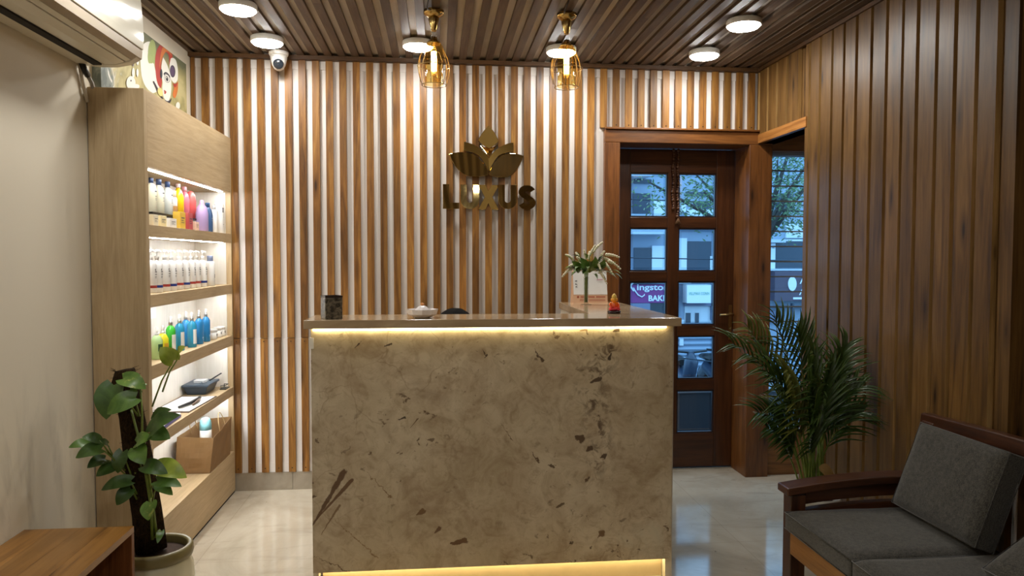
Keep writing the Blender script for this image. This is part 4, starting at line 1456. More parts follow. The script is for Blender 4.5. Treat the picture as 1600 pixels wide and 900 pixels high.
carton('cream_carton', 'cream carton at the near end of the top shelf front row', SH(239.5, FX), 0.055, 0.03, 0.050, P_('cream_carton', 'e8dfc4', 0.5))
carton('cream_carton', 'pale yellow-cream carton in the top shelf front row, second from the near end', SH(250.5, FX), 0.075, 0.035, 0.050, P_('butter_carton', 'efe0ae', 0.5))
carton('cream_carton', 'white low carton in the top shelf front row before the yellow carton', SH(266, FX), 0.085, 0.035, 0.044, M['whitep'])
carton('yellow_carton', 'yellow carton standing below the yellow bottle on the top shelf', SH(281, FX), 0.075, 0.035, 0.082, P_('yellow_carton', 'e8c04a', 0.4))
carton('red_carton', 'dusty red carton standing below the pink bottles on the top shelf', SH(293.5, FX), 0.06, 0.035, 0.084, P_('red_carton', 'c4545a', 0.4))
carton('pink_carton', 'small peach and white carton beside the lavender bottle', SH(304.5, FX), 0.055, 0.03, 0.045, P_('peach_carton', 'ecc9b4', 0.5))
bot('shampoo_bottle', 'lavender round bottle near the front edge of the top shelf', 'bottle', (FX + 0.005, SH(315, FX), Z1), [(0.034, 0), (0.037, 0.004), (0.037, 0.085), (0.030, 0.115), (0.013, 0.132), (0.012, 0.150), (0.0005, 0.152)], lav, group='bottles on the top shelf')
bot('shampoo_bottle', 'dark slate blue bottle right of the lavender bottle', 'bottle', (FX - 0.03, SH(325.5, FX - 0.03), Z1), [(0.029, 0), (0.031, 0.004), (0.031, 0.09), (0.022, 0.118), (0.013, 0.13)], slate, cap=(0.015, 0.022), capm=slate, group='bottles on the top shelf', text=[(None, -0.012, 0.07, 0.004, 0.024), (None, -0.012, 0.06, 0.002, 0.02)], ink=P_('pale_ink', 'c6cfd8', 0.6))
bot('serum_bottle', 'slim white bottle right of the slate blue bottle', 'bottle', (FX - 0.01, SH(335, FX - 0.01), Z1), [(0.020, 0), (0.022, 0.003), (0.022, 0.105), (0.010, 0.122)], M['whitep'], cap=(0.011, 0.02), group='bottles on the top shelf')
bot('lotion_bottle', 'broad white bottle with black lettering block at the far end of the top shelf', 'bottle', (FX - 0.01, SH(343, FX - 0.01), Z1), [(0.036, 0), (0.039, 0.004), (0.039, 0.155), (0.030, 0.170)], M['whitep'], k=0.68, kz=1.05, group='bottles on the top shelf',
    text=[(None, -0.022, 0.135, 0.006, 0.026), (None, -0.022, 0.126, 0.006, 0.03), (None, -0.022, 0.117, 0.006, 0.026), (None, 0.0, 0.09, 0.003, 0.012), (None, -0.01, 0.05, 0.002, 0.02)], ink=P_('black_ink', '1d1d22', 0.6))
bot('dropper_bottle', 'slim plum bottle with a black pointed cap at the far end of the top shelf', 'bottle', (FX + 0.008, SH(354, FX + 0.008), Z1), [(0.016, 0), (0.018, 0.003), (0.018, 0.07), (0.010, 0.086)], plum, group='bottles on the top shelf', band=(0.018, 0.055, M['whitep']))
mb = MB(); mb.lathe([(0.009, 0.084), (0.008, 0.105), (0.003, 0.128), (0.001, 0.130)], seg=12)
_last = [o for o in bpy.data.objects if o.name.startswith('dropper_bottle')][-1]
mb.build('cap', M['black'], _last, local=True)

# second shelf: white pump bottles with blue or red bands
p_sq = [(0.033, 0), (0.035, 0.003), (0.035, 0.128), (0.028, 0.142), (0.014, 0.148), (0.013, 0.154)]
PX2 = SX1 - 0.052
ys = [shx(c, 1, PX2 - (0.010 if i not in (1, 3, 5, 8) else 0)) for i, c in enumerate((235.5, 245, 257, 267.5, 278.5, 288.5, 298, 306, 316))]
ords = ['at the near end', 'second', 'third', 'fourth', 'fifth', 'sixth', 'seventh', 'eighth', '']
proto_b = {}
for i, y in enumerate(ys):
    blue = i in (1, 3, 5, 8)
    cn = 'blue' if blue else 'red'
    front = 'white %s-banded pump bottle, ' % cn + ('half hidden at the near end of the row' if i == 0 else ords[i] + ' from the near end, second shelf' if i < 8 else 'last of the row, beside the grey-capped bottle')
    if cn not in proto_b:
        proto_b[cn] = bot('pump_bottle', front, 'bottle', (PX2 - (0.010 if not blue else 0), y, Z2), p_sq, M['whitep'], cap=(0.015, 0.016), pump=True, k=0.66, kz=0.97, group='white pump bottles on the second shelf',
                          band=(0.022, 0.034, navyb if blue else redb), sx=1.0, sy=1.0,
                          text=[('S', -0.016, 0.093, 0.017, 0.010), (None, -0.004, 0.093, 0.005, 0.016), (None, -0.016, 0.083, 0.003, 0.026), (None, -0.016, 0.074, 0.002, 0.018), (None, -0.016, 0.068, 0.002, 0.014)])
    else:
        dup(proto_b[cn], (PX2 - (0.010 if not blue else 0), y, Z2), front)
bot('shampoo_bottle', 'white bottle with grey-blue cap at the far end of the pump row', 'bottle', (SX1 - 0.05, shx(328, 1, SX1 - 0.05), Z2), [(0.031, 0), (0.034, 0.003), (0.034, 0.125), (0.026, 0.137)], M['whitep'], k=0.72, kz=1.0, cap=(0.022, 0.030), capm=P_('grey_blue_cap', '7f8bab', 0.4), group='white pump bottles on the second shelf',
    text=[(None, -0.005, 0.045, 0.020, 0.022)], ink=P_('dark_grey_label', '4a4c52', 0.5))

# third shelf: green, yellow and blue sprays, then jars
blue = glass('x', (1, 1, 1, 1)) if False else P_('blue_liquid', '2e86c4', 0.12)
teal = P_('teal_liquid', '2a8fb5', 0.12); green = P_('green_liquid', '3fae3a', 0.12); lime = P_('pale_green_liquid', 'b6d796', 0.15); lemon = P_('lemon_liquid', 'e6dc32', 0.12)
p_sp = [(0.028, 0), (0.030, 0.003), (0.030, 0.125), (0.020, 0.140), (0.011, 0.146), (0.010, 0.150)]
p_lo = [(0.032, 0), (0.034, 0.003), (0.034, 0.092), (0.022, 0.112), (0.012, 0.118)]
wl = M['whitep']; dk = P_('dark_label', '23303a', 0.5)
bot('tonic_bottle', 'pale green bottle with dark green label at the near end of the third shelf', 'bottle', (SX1 - 0.055, shx(242.5, 2, SX1 - 0.055), Z3), p_lo, lime, cap=(0.012, 0.012), spray=True, k=0.72, kz=0.92, group='bottles on the third shelf', label_mat=P_('dark_green_label', '2f5a34', 0.5), lz=(0.04, 0.075))
bot('tonic_bottle', 'yellow bottle with small printed label on the third shelf', 'bottle', (SX1 - 0.055, shx(252, 2, SX1 - 0.055), Z3), p_lo, lemon, cap=(0.012, 0.012), spray=True, k=0.72, kz=0.92, group='bottles on the third shelf', label_mat=P_('orange_print_label', 'd9a92c', 0.5), lz=(0.03, 0.07))
sp = bot('spray_bottle', 'tall green spray bottle on the third shelf', 'bottle', (SX1 - 0.06, shx(264.5, 2, SX1 - 0.06), Z3), p_sp, green, cap=(0.013, 0.014), capm=M['steel'], spray=True, k=0.72, kz=0.92, group='bottles on the third shelf', label_mat=wl, lz=(0.02, 0.10))
for k, (y, x, mt, nm) in enumerate([(278.5, -0.060, teal, 'teal spray bottle right of the green one on the third shelf'), (288.5, -0.095, blue, 'blue spray bottle standing back behind two front ones on the third shelf'),
                         (298, -0.045, teal, 'teal spray bottle close to the shelf edge, before the two broad blue ones'), (309, -0.055, blue, 'blue spray bottle, second of the broad pair from the jars'), (320, -0.055, blue, 'blue spray bottle nearest the small jars'),
                         ]):
    bot('spray_bottle', nm, 'bottle', (SX1 + x, shx(y, 2, SX1 + x), Z3), p_sp, mt, cap=(0.013, 0.014), capm=M['steel'], spray=True, k=0.72, kz=0.92, group='bottles on the third shelf', sx=1.0, sy=1.0 if mt is teal else 1.25,
        label_mat=wl if mt is teal else None, lz=(0.02, 0.10), text=[(None, 0.004, 0.055, 0.022, 0.008)] if mt is teal else [(None, -0.012, 0.035, 0.004, 0.02), (None, -0.012, 0.028, 0.002, 0.014)], ink=dk if mt is teal else P_('pale_blue_ink', 'a8d3ea', 0.5))
j0 = bot('cream_jar', 'small white jar with black label beside the blue spray bottles', 'jar', (SX1 - 0.05, shx(331, 2, SX1 - 0.05), Z3), [(0.028, 0), (0.030, 0.003), (0.030, 0.046)], M['whitep'], k=0.75, kz=0.9, cap=(0.031, 0.018), group='jars on the third shelf', text=[(None, -0.010, 0.020, 0.014, 0.020)])
dup(j0, (SX1 - 0.055, shx(338, 2, SX1 - 0.055), Z3), 'small white jar with black label, middle one of the three jars')
dup(j0, (SX1 - 0.055, shx(344, 2, SX1 - 0.055), Z3), 'small white jar with black label, farthest of the three jars')
mb = MB(); mb.box(SX0 + 0.0145, SX0 + 0.0165, 3.60, 3.86, Z3 + 0.155, Z3 + 0.235)
tag(mb.build('notice_card', M['paper'], loc=(SX0 + 0.015, 3.73, Z3 + 0.155)), 'blank white card fixed to the back of the third shelf', 'card')

# fourth shelf: papers, clipboard, glasses, stationery tray
def sheet(mb, pts, z, th=0.001):
    mb.prism(pts, lambda u, v, d: (u, v, d), z, z + th)


def rot_rect(cx, cy, w, h, a):
    c, s = math.cos(a), math.sin(a)
    return [(cx + x * c - y * s, cy + x * s + y * c) for x, y in ((-w / 2, -h / 2), (w / 2, -h / 2), (w / 2, h / 2), (-w / 2, h / 2))]


t = thing('ring_binder', 'thin violet-blue folder under white papers on the fourth shelf', 'folder', (-1.30, 3.46, Z4))
mb = MB(); sheet(mb, rot_rect(-1.298, 3.47, 0.17, 0.34, 0.05), Z4, 0.012); mb.build('cover', P_('violet_folder', '5d5fa6', 0.4), t, bevel=0.002)
t = thing('paper_stack', 'stack of white papers lying on the violet-blue folder', 'papers', (-1.30, 3.47, Z4 + 0.0122))
mb = MB()
for k in range(7): sheet(mb, rot_rect(-1.298 + rng.uniform(-.004, .004), 3.485 + rng.uniform(-.006, .006), 0.165, 0.29, 0.06 + rng.uniform(-.04, .04)), Z4 + 0.0122 + k * 0.0014)
mb.build('sheets', M['paper'], t)
t = thing('clipboard', 'clipboard with white paper lying beside the stationery tray', 'clipboard', (-1.30, 3.95, Z4))
mb = MB(); sheet(mb, rot_rect(-1.305, 3.95, 0.19, 0.42, -0.03), Z4, 0.004); mb.build('board', P_('brown_board', '4a3324', 0.5), t, bevel=0.001)
mb = MB(); sheet(mb, rot_rect(-1.30, 3.94, 0.175, 0.38, -0.03), Z4 + 0.0041, 0.003); mb.build('sheets', M['paper'], t)
t = thing('folded_spectacles', 'dark folded spectacle case and arm lying on the clipboard papers', 'spectacles', (-1.27, 3.92, Z4 + 0.0072))
mb = MB(); mb.tube([(-1.285, 3.80, Z4 + 0.016), (-1.262, 3.90, Z4 + 0.018), (-1.25, 4.0, Z4 + 0.022), (-1.262, 4.05, Z4 + 0.02)], [0.006, 0.008, 0.009, 0.006], 8); mb.build('arm', M['black'], t)
mb = MB(); mb.tube([(-1.238, 3.86, Z4 + 0.0145), (-1.24, 3.95, Z4 + 0.018), (-1.255, 4.04, Z4 + 0.02)], [0.004, 0.007, 0.005], 8); mb.build('rim', P_('brown_rim', '5a4333', 0.4), t)
t = thing('stationery_tray', 'dark blue-grey stationery tray with pens at the far end of the fourth shelf', 'tray', (-1.33, 4.30, Z4))
tm = P_('slate_tray', '3d4c5c', 0.4)
mb = MB()
mb.hexa([(-1.385, 4.225, Z4), (-1.285, 4.225, Z4), (-1.285, 4.385, Z4), (-1.385, 4.385, Z4), (-1.40, 4.205, Z4 + 0.045), (-1.27, 4.205, Z4 + 0.045), (-1.27, 4.405, Z4 + 0.045), (-1.40, 4.405, Z4 + 0.045)])
mb.build('tub', tm, t, bevel=0.004)
mb = MB(); mb.box(-1.405, -1.262, 4.195, 4.415, Z4 + 0.045, Z4 + 0.058); mb.build('lid', tm, t, bevel=0.004)
mb = MB(); mb.box(-1.36, -1.30, 4.26, 4.33, Z4 + 0.058, Z4 + 0.074); mb.build('eraser', P_('pale_block', 'c5c6c6', 0.5), t, bevel=0.003)
mb = MB(); mb.tube([(-1.29, 4.32, Z4 + 0.064), (-1.26, 4.44, Z4 + 0.085)], 0.004, 8); mb.build('pen', M['black'], t)
mb = MB(); mb.tube([(-1.31, 4.22, Z4 + 0.062), (-1.33, 4.36, Z4 + 0.066)], 0.004, 8); mb.build('pen', P_('grey_pen', '6b7480', 0.3), t)
t = thing('phone_cradle', 'small black wire cradle at the far front corner of the fourth shelf', 'holder', (-1.235, 4.41, Z4))
mb = MB(); mb.box(-1.25, -1.215, 4.37, 4.45, Z4, Z4 + 0.005)
mb.tube([(-1.245, 4.375, Z4), (-1.245, 4.375, Z4 + 0.024), (-1.22, 4.38, Z4 + 0.024), (-1.22, 4.44, Z4 + 0.022), (-1.245, 4.445, Z4 + 0.022), (-1.245, 4.445, Z4)], 0.0025, 6)
mb.build('frame', M['black'], t)

# bottom shelf: paper bag and a bottle in it
bx0, bx1, by0, by1 = -1.385, -1.195, 4.02, 4.41
t = thing('paper_bag', 'crumpled brown kraft paper bag with twine handles on the bottom shelf', 'bag', (-1.29, 4.2, Z5))
mb = MB()
hb = 0.20
r3 = random.Random(5)


def grid_wall(p00, p10, p01, p11, nx=8, nz=7, amp=0.004):
    o_ = len(mb.v)
    n = (Vector(p10) - Vector(p00)).cross(Vector(p01) - Vector(p00)).normalized()
    for j in range(nz + 1):
        for i in range(nx + 1):
            u, w = i / nx, j / nz
            p = (Vector(p00) * (1 - u) + Vector(p10) * u) * (1 - w) + (Vector(p01) * (1 - u) + Vector(p11) * u) * w
            if 0 < i < nx and 0 < j:
                p = p + n * amp * mnoise.noise(p * 14.0) * 2
            mb.v.append(p)
    for j in range(nz):
        for i in range(nx):
            a = o_ + j * (nx + 1) + i
            mb.face((a, a + 1, a + nx + 2, a + nx + 1))


bz, tz = Z5 + 0.001, Z5 + hb
B = [Vector((bx0, by0, bz)), Vector((bx1 - 0.012, by0, bz)), Vector((bx1 - 0.012, by1, bz)), Vector((bx0, by1, bz))]
T = [Vector((bx0 + 0.012, by0 + 0.004, tz - 0.002)), Vector((bx1 + 0.012, by0 - 0.004, tz - 0.010)), Vector((bx1 - 0.006, by1 + 0.015, tz + 0.018)), Vector((bx0 + 0.03, by1, tz + 0.01))]
for i in range(4):
    j = (i + 1) % 4
    grid_wall(B[i], B[j], T[i], T[j])
mb.face([len(mb.v)] * 0 + []) if False else None
mb.add([tuple(p) for p in B], [(3, 2, 1, 0)])
ob = mb.build('bag_body', M['kraft'], t)
sol = ob.modifiers.new('thick', 'SOLIDIFY'); sol.thickness = 0.0012; sol.offset = -1
for (xh, nm) in ((bx1 - 0.004, 0), (bx0 + 0.03, 1)):
    mb = MB(); pts = []
    for i in range(13):
        a = PI * i / 12
        pts.append((xh - 0.02 * math.sin(a), 4.245 - 0.055 * math.cos(a), tz - 0.02 + 0.10 * math.sin(a)))
    mb.tube(pts, 0.0024, 6); mb.build('handle', M['twine'], t)
bot('lotion_bottle', 'white and pale blue rounded bottle standing in the paper bag', 'bottle', (-1.245, 4.085, Z5 + 0.0025), [(0.030, 0), (0.031, 0.004), (0.032, 0.195), (0.032, 0.235)], M['whitep'], k=0.95, kz=0.93)
_b = [o for o in bpy.data.objects if o.name.startswith('lotion_bottle') and o.parent is None][-1]
mb = MB(); mb.lathe([(0.032, 0.2355), (0.032, 0.27), (0.029, 0.288), (0.020, 0.302), (0.0005, 0.308)], seg=20)
tag(mb.build('cap', P_('aqua_cap', '8fd3e0', 0.3), _b, local=True), 'pale aqua dome cap')

# ================================================================== painting above the shelf unit
PX = XL + 0.036
t = thing('canvas_painting', 'unframed canvas painting of a stylised face with red hair above the shelf unit', 'painting', (XL + 0.018, 3.78, SZ + 0.003))
PY0, PY1, PZ0, PZ1 = 3.262, 4.325, SZ + 0.003, 2.478
mb = MB(); mb.box(XL + 0.001, PX, PY0, PY1, PZ0, PZ1)
cm = NT('painted_canvas')
_v = cm.coords()
_n = cm.noise(_v, 7, 4, 0.6, 0.7)
_col = cm.ramp(_n, [(0.35, hx('7c7a52')), (0.5, hx('9c9262')), (0.66, hx('b3a778'))])
_s = cm.n('ShaderNodeSeparateXYZ'); cm.l(_v, _s.inputs[0])
_l = cm.ramp(cm.math('ADD', _s.outputs[1], cm.math('MULTIPLY', cm.math('SUBTRACT', _n, 0.5), 0.6)), [(0.0, 1.0), (0.04, 0.0)])
_g = cm.ramp(cm.math('ADD', cm.math('MULTIPLY', cm.math('ADD', _s.outputs[1], 0.52), 1.0), cm.math('MULTIPLY', _n, 0.3)), [(0.26, 1.0), (0.34, 0.0)])
_grey = cm.ramp(cm.noise(_v, 10, 4, 0.6, 1.2), [(0.4, hx('5d6660')), (0.55, hx('868c84')), (0.62, hx('d8d6ce'))])
_col = cm.mix(_g, _col, _grey)
_d = cm.ramp(cm.math('ADD', _s.outputs[2], cm.math('MULTIPLY', _n, 0.14)), [(0.36, 0.0), (0.42, 0.85)])
_col = cm.mix(_d, _col, hx('4d5340'))
cm.out(_col, 0.6)
mb.build('canvas', cm.m, t)
pm = [P_('paint_white', 'cfccc2', 0.6, var=0.03), P_('paint_green', '8f9a5c', 0.6, var=0.2), P_('paint_red', '9c3227', 0.6, var=0.25, scale=20), P_('paint_orange', 'b8682f', 0.6, var=0.2),
      P_('paint_dark', '2b2730', 0.6), P_('paint_plum', '51405a', 0.6), P_('paint_ochre', 'cdbb74', 0.6)]
mb = MB()
lay = [0]


def paint(poly, mi):
    """outline in the close-up's grid, laid on the canvas face"""
    mb.mat = mi
    lay[0] += 1
    d = PX + 0.0002 + lay[0] * 0.00012
    pts = []
    for u, v in poly:
        p = onX(150 + u / 5.625, 30 + v / 5.625, PX)
        pts.append((d, max(PY0 + .002, min(PY1 - .002, p.y)), max(PZ0 + .001, min(PZ1 - .002, p.z))))
    mb.add(pts, [tuple(range(len(pts)))])


def ell(cx, cy, rx, ry, rot=0, n=28):
    c, s = math.cos(rot), math.sin(rot)
    return [(cx + rx * math.cos(a) * c - ry * math.sin(a) * s, cy + rx * math.cos(a) * s + ry * math.sin(a) * c) for a in [2 * PI * i / n for i in range(n)]]


paint(curve([((470, 195), (370, 200)), ((392, 400), (395, 600)), ((500, 650), (560, 640)), ((560, 560), (500, 420)), ((500, 300), (495, 230))]), 0)
paint(ell(490, 285, 34, 105, 0.05), 1); paint(ell(470, 330, 17, 60), 1); paint(ell(505, 350, 14, 40), 1)
paint(curve([((560, 225), (505, 290)), ((522, 450), (530, 590)), ((572, 606), (590, 500)), ((570, 420), (575, 330)), ((610, 290), (650, 300)), ((640, 400), (680, 350)), ((668, 290), (630, 215))]), 2)
paint(curve([((600, 230), (560, 260)), ((556, 440), (570, 330)), ((612, 285), (645, 280)), ((660, 330), (660, 250))]), 3)
paint(curve([((588, 335), (560, 430)), ((585, 560), (570, 680)), ((625, 735), (665, 690)), ((660, 560), (655, 440))]), 0)
paint(curve([((655, 345), (630, 430)), ((660, 530), (690, 590)), ((716, 530), (725, 430)), ((700, 360), (680, 330))]), 0)
paint(ell(671, 458, 24, 54, -0.05), 4); paint(ell(669, 458, 19, 46, -0.05), 5)
paint(curve([((665, 555), (690, 590)), ((718, 545), (725, 640)), ((692, 695), (660, 680)), ((680, 620), (690, 590))]), 3)
paint(curve([((675, 560), (692, 580)), ((714, 552), (716, 580)), ((695, 600), (675, 590))]), 2)
paint(curve([((590, 480), (610, 440)), ((648, 500), (650, 530)), ((640, 505), (610, 460)), ((597, 495), None)]), 4)
paint(ell(622, 520, 24, 38, -0.25), 4); paint(ell(621, 520, 21, 34, -0.25), 0); paint(ell(620, 522, 11, 24, -0.2), 4); paint(ell(617, 512, 4, 8), 0)
paint(curve([((592, 620), (612, 630)), ((615, 640), (608, 665)), ((596, 655), (600, 640))]), 2)
paint(ell(570, 480, 10, 42, 0.0), 4)
paint([(496, 545), (506, 545), (590, 700), (578, 700), (540, 650)], 4)
paint(curve([((600, 705), (630, 740)), ((660, 690), (660, 730)), ((630, 745), (610, 740))]), 4)
paint(ell(715, 760, 18, 32), 0); paint(ell(560, 640, 22, 38, -0.3), 6)
for (a, b, c, d) in [(325, 360, 9, 30), (360, 370, 10, 34), (322, 470, 12, 44), (358, 470, 10, 36), (300, 560, 40, 60), (345, 590, 30, 20)]:
    paint(ell(a, b, c, d), 0)
paint(ell(320, 400, 5, 14), 5); paint(ell(300, 540, 6, 8), 4)
mb.build('painted_figure', pm, t)

# ================================================================== low table at the left
TY1, TY0, TX1, TZ = 2.672, 1.35, -1.062, 0.457
t = thing('console_table', 'low acacia wood table with a dark open side, against the left wall', 'table', (-1.24, 2.0, 0))
mb = MB()
xs = [XL + 0.003, XL + 0.10, XL + 0.19, XL + 0.28, TX1]
for i in range(4):
    mb.rnd = rng.random(); mb.box(xs[i], xs[i + 1] - 0.0004, TY0, TY1, TZ - 0.022, TZ)
tag(mb.build('table_top', M['table'], t), 'honey brown plank top')
mb = MB(); mb.box(XL + 0.003, TX1, TY1 - 0.022, TY1, 0, TZ - 0.022); mb.build('end_panel', M['table_z'], t, bevel=0.002)
mb = MB(); mb.box(XL + 0.003, TX1, TY0, TY0 + 0.022, 0, TZ - 0.022); mb.build('end_panel', M['table_z'], t, bevel=0.002)
mb = MB(); mb.box(XL + 0.003, XL + 0.015, TY0 + 0.022, TY1 - 0.022, 0.06, TZ - 0.022)
tag(mb.build('back_panel', P_('dark_violet_board', '2c2440', 0.5), t), 'dark violet back board')
mb = MB(); mb.box(XL + 0.015, TX1 - 0.01, TY0 + 0.022, TY1 - 0.022, 0.06, 0.08); mb.build('bottom_board', M['table_z'], t)

# ================================================================== money plant
QX, QY = -1.085, 2.93
t = thing('plant_pot', 'ivory glazed round pot with an olive rim beside the shelf unit', 'pot', (QX, QY, 0))
mb = MB()
mb.lathe([(0.085, 0.0), (0.105, 0.004), (0.128, 0.07), (0.137, 0.15), (0.134, 0.205), (0.124, 0.232), (0.122, 0.244)], seg=40)
mb.build('body', M['pot'], t, local=True)
mb = MB(); mb.lathe([(0.122, 0.240), (0.132, 0.246), (0.136, 0.262), (0.133, 0.282), (0.128, 0.288), (0.116, 0.288), (0.112, 0.280), (0.112, 0.250)], seg=40, cap=False)
tag(mb.build('rim', M['pot_rim'], t, local=True), 'olive brown rim')
mb = MB(); mb.lathe([(0.111, 0.246), (0.111, 0.256), (0.06, 0.262), (0.001, 0.262)], seg=28)
mb.build('soil', M['soil'], t, local=True)

mp_ = thing('money_plant', 'money plant climbing a dark coir pole in the ivory pot', 'plant', (QX, QY, 0.27))
r4 = random.Random(11)


def mpt(x, y, dy=0.0): return onY(x, y, QY + dy)


pole = [mpt(236, 862), mpt(229, 800), mpt(216, 720), mpt(206, 650), mpt(196, 595), mpt(193, 578)]
pole[0].z = 0.2735
mb = MB(); mb.tube(pole, [0.056, 0.052, 0.048, 0.044, 0.042, 0.034], 18)
for p in range(len(mb.v)):
    q = mb.v[p]; mb.v[p] = q + Vector((mnoise.noise(q * 22), mnoise.noise(q * 22 + Vector((5, 1, 2))), 0)) * 0.011
mb.build('coir_pole', M['coir'], mp_)
mb = MB()
for k in range(90):
    u = r4.random() * 4.9; i = int(u); f = u - i
    c = pole[i] * (1 - f) + pole[i + 1] * f; a = r4.uniform(0, 2 * PI); rr = 0.046
    d = Vector((math.cos(a), math.sin(a), r4.uniform(-0.3, 0.5)))
    mb.tube([c + d * rr * 0.7, c + d * (rr + r4.uniform(0.004, 0.014))], [0.0012, 0.0004], 4, cap=False)
o = mb.build('fibre', M['coir'], mp_); o['kind'] = 'stuff'
# vines
vine1 = [mpt(238, 843, -0.05), mpt(236, 790, -0.06), mpt(226, 730, -0.065), mpt(222, 680, -0.06), mpt(222, 650, -0.055), mpt(220, 610, -0.05)]
vine2 = [mpt(246, 850, -0.03), mpt(240, 800, -0.05), mpt(232, 740, -0.06), mpt(218, 690, -0.06), mpt(205, 640, -0.055)]
for v in (vine1, vine2):
    mb = MB(); mb.tube(v, [0.006, 0.0055, 0.005, 0.0045, 0.004, 0.003][:len(v)], 7); mb.build('vine', M['stalk'], mp_)
# leaves: base, tip (picture columns/rows), width in px, distance offset, material, petiole start
LV = [((271, 563), (250, 541), 30, -0.10, 'leaf_y', (238, 635)), ((280, 557), (290, 540), 20, -0.08, 'leaf_y', (254, 612)),
      ((192, 592), (228, 606), 32, -0.10, 'leaf_s', (222, 612)), ((222, 600), (205, 612), 24, -0.08, 'leaf_s', (220, 625)),
      ((178, 602), (166, 653), 46, -0.09, 'leaf', (216, 650)), ((212, 622), (167, 645), 36, -0.13, 'leaf_b', (218, 650)),
      ((236, 676), (282, 645), 34, -0.12, 'leaf', (226, 690)), ((240, 656), (268, 638), 22, -0.08, 'leaf', (226, 690)),
      ((238, 676), (266, 684), 30, -0.08, 'leaf_b', (224, 700)), ((214, 692), (238, 682), 28, -0.11, 'leaf_s', (226, 715)),
      ((214, 700), (226, 724), 32, -0.12, 'leaf_b', (222, 735)), ((226, 728), (262, 738), 28, -0.13, 'leaf', (228, 745)),
      ((246, 730), (292, 744), 36, -0.10, 'leaf_y', (228, 745)), ((246, 752), (284, 758), 26, -0.12, 'leaf_b', (236, 765)),
      ((248, 758), (270, 772), 22, -0.10, 'leaf_b', (238, 788)), ((236, 786), (232, 812), 28, -0.12, 'leaf_s', (238, 780)),
      ((155, 688), (128, 682), 20, -0.08, 'leaf', (176, 716)), ((140, 694), (107, 698), 20, -0.07, 'leaf_b', (178, 716)),
      ((158, 702), (118, 714), 30, -0.10, 'leaf', (190, 730)), ((164, 718), (136, 730), 24, -0.06, 'leaf', (196, 735)),
      ((178, 730), (150, 743), 24, -0.06, 'leaf', (200, 745)), ((192, 706), (184, 738), 26, -0.05, 'leaf', (206, 745)),
      ((204, 752), (158, 764), 26, -0.07, 'leaf', (214, 772)), ((204, 764), (182, 788), 26, -0.07, 'leaf', (214, 780)),
      ((198, 716), (208, 742), 24, 0.03, 'leaf', (212, 740)), ((252, 830), (246, 848), 12, -0.04, 'leaf_b', (242, 840)),
      ((168, 694), (150, 690), 14, -0.04, 'leaf', (180, 720))]
ppm = 2.82 / F_PX
for i, (b, tp, w_, dy, mt, pst) in enumerate(LV):
    mb = MB()
    B0 = mpt(*b, dy); T0 = mpt(*tp, dy - 0.035 + r4.uniform(-0.02, 0.02))
    up = Vector((r4.uniform(-0.35, 0.35), -0.8, 0.75))
    leaf_geo(mb, B0, T0, w_ * ppm * 1.15, up=up, fold=0.16, droop=0.05, shape='heart', rows=12)
    lf = mb.build('leaf', M[mt], mp_)
    if pst:
        s0 = mpt(*pst, -0.05)
        md = (s0 + B0) / 2 + Vector((0, -0.01, 0.012))
        m2 = MB(); m2.tube([s0, md, B0], [0.0036, 0.003, 0.0022], 6)
        m2.build('petiole', M['stalk'], lf)

# ================================================================== palm by the window bay
AY = 3.25
AX = onY(1277, 760, AY).x
AZ = onY(1280, 773, AY).z
t = thing('white_planter', 'white planter holding the palm behind the bench', 'planter', (AX, AY, 0))
mb = MB(); mb.lathe([(0.072, 0.0), (0.080, 0.004), (0.098, AZ - 0.024), (0.106, AZ - 0.02), (0.106, AZ), (0.094, AZ), (0.090, AZ - 0.035)], seg=36, cap=False)
mb.build('tub', M['pot_w'], t, local=True)
mb = MB(); mb.lathe([(0.001, 0.001), (0.070, 0.001), (0.088, AZ - 0.036), (0.001, AZ - 0.033)], seg=28, cap=False); mb.build('soil', M['soil'], t, local=True)
palm = thing('areca_palm', 'bushy green palm in a white planter by the window', 'palm', (AX, AY, AZ - 0.03))


def ppt(x, y, dy=0.0): return onY(x, y, AY + dy)


r5 = random.Random(21)
# each frond: picture points root -> bend -> tip, depth of the tip, leaflet length
FR = [((1262, 742), (1240, 600), (1150, 545), -0.10, 0.17), ((1260, 742), (1225, 600), (1170, 518), 0.02, 0.17), ((1264, 742), (1250, 590), (1212, 505), 0.06, 0.17),
      ((1264, 742), (1262, 600), (1245, 520), -0.05, 0.17), ((1270, 742), (1285, 610), (1320, 545), 0.05, 0.17), ((1270, 742), (1280, 630), (1338, 610), -0.08, 0.16),
      ((1272, 742), (1290, 660), (1342, 650), -0.05, 0.15), ((1260, 742), (1240, 660), (1188, 648), -0.10, 0.15), ((1258, 742), (1235, 690), (1200, 672), -0.06, 0.12),
      ((1266, 742), (1265, 640), (1262, 560), -0.22, 0.17), ((1268, 742), (1275, 650), (1290, 580), -0.20, 0.17), ((1262, 742), (1248, 650), (1225, 590), -0.20, 0.17),
      ((1266, 742), (1268, 690), (1262, 640), -0.16, 0.14), ((1264, 742), (1252, 640), (1200, 590), -0.14, 0.17), ((1270, 742), (1292, 630), (1312, 570), -0.04, 0.17), ((1262, 742), (1266, 680), (1276, 615), -0.24, 0.15)]
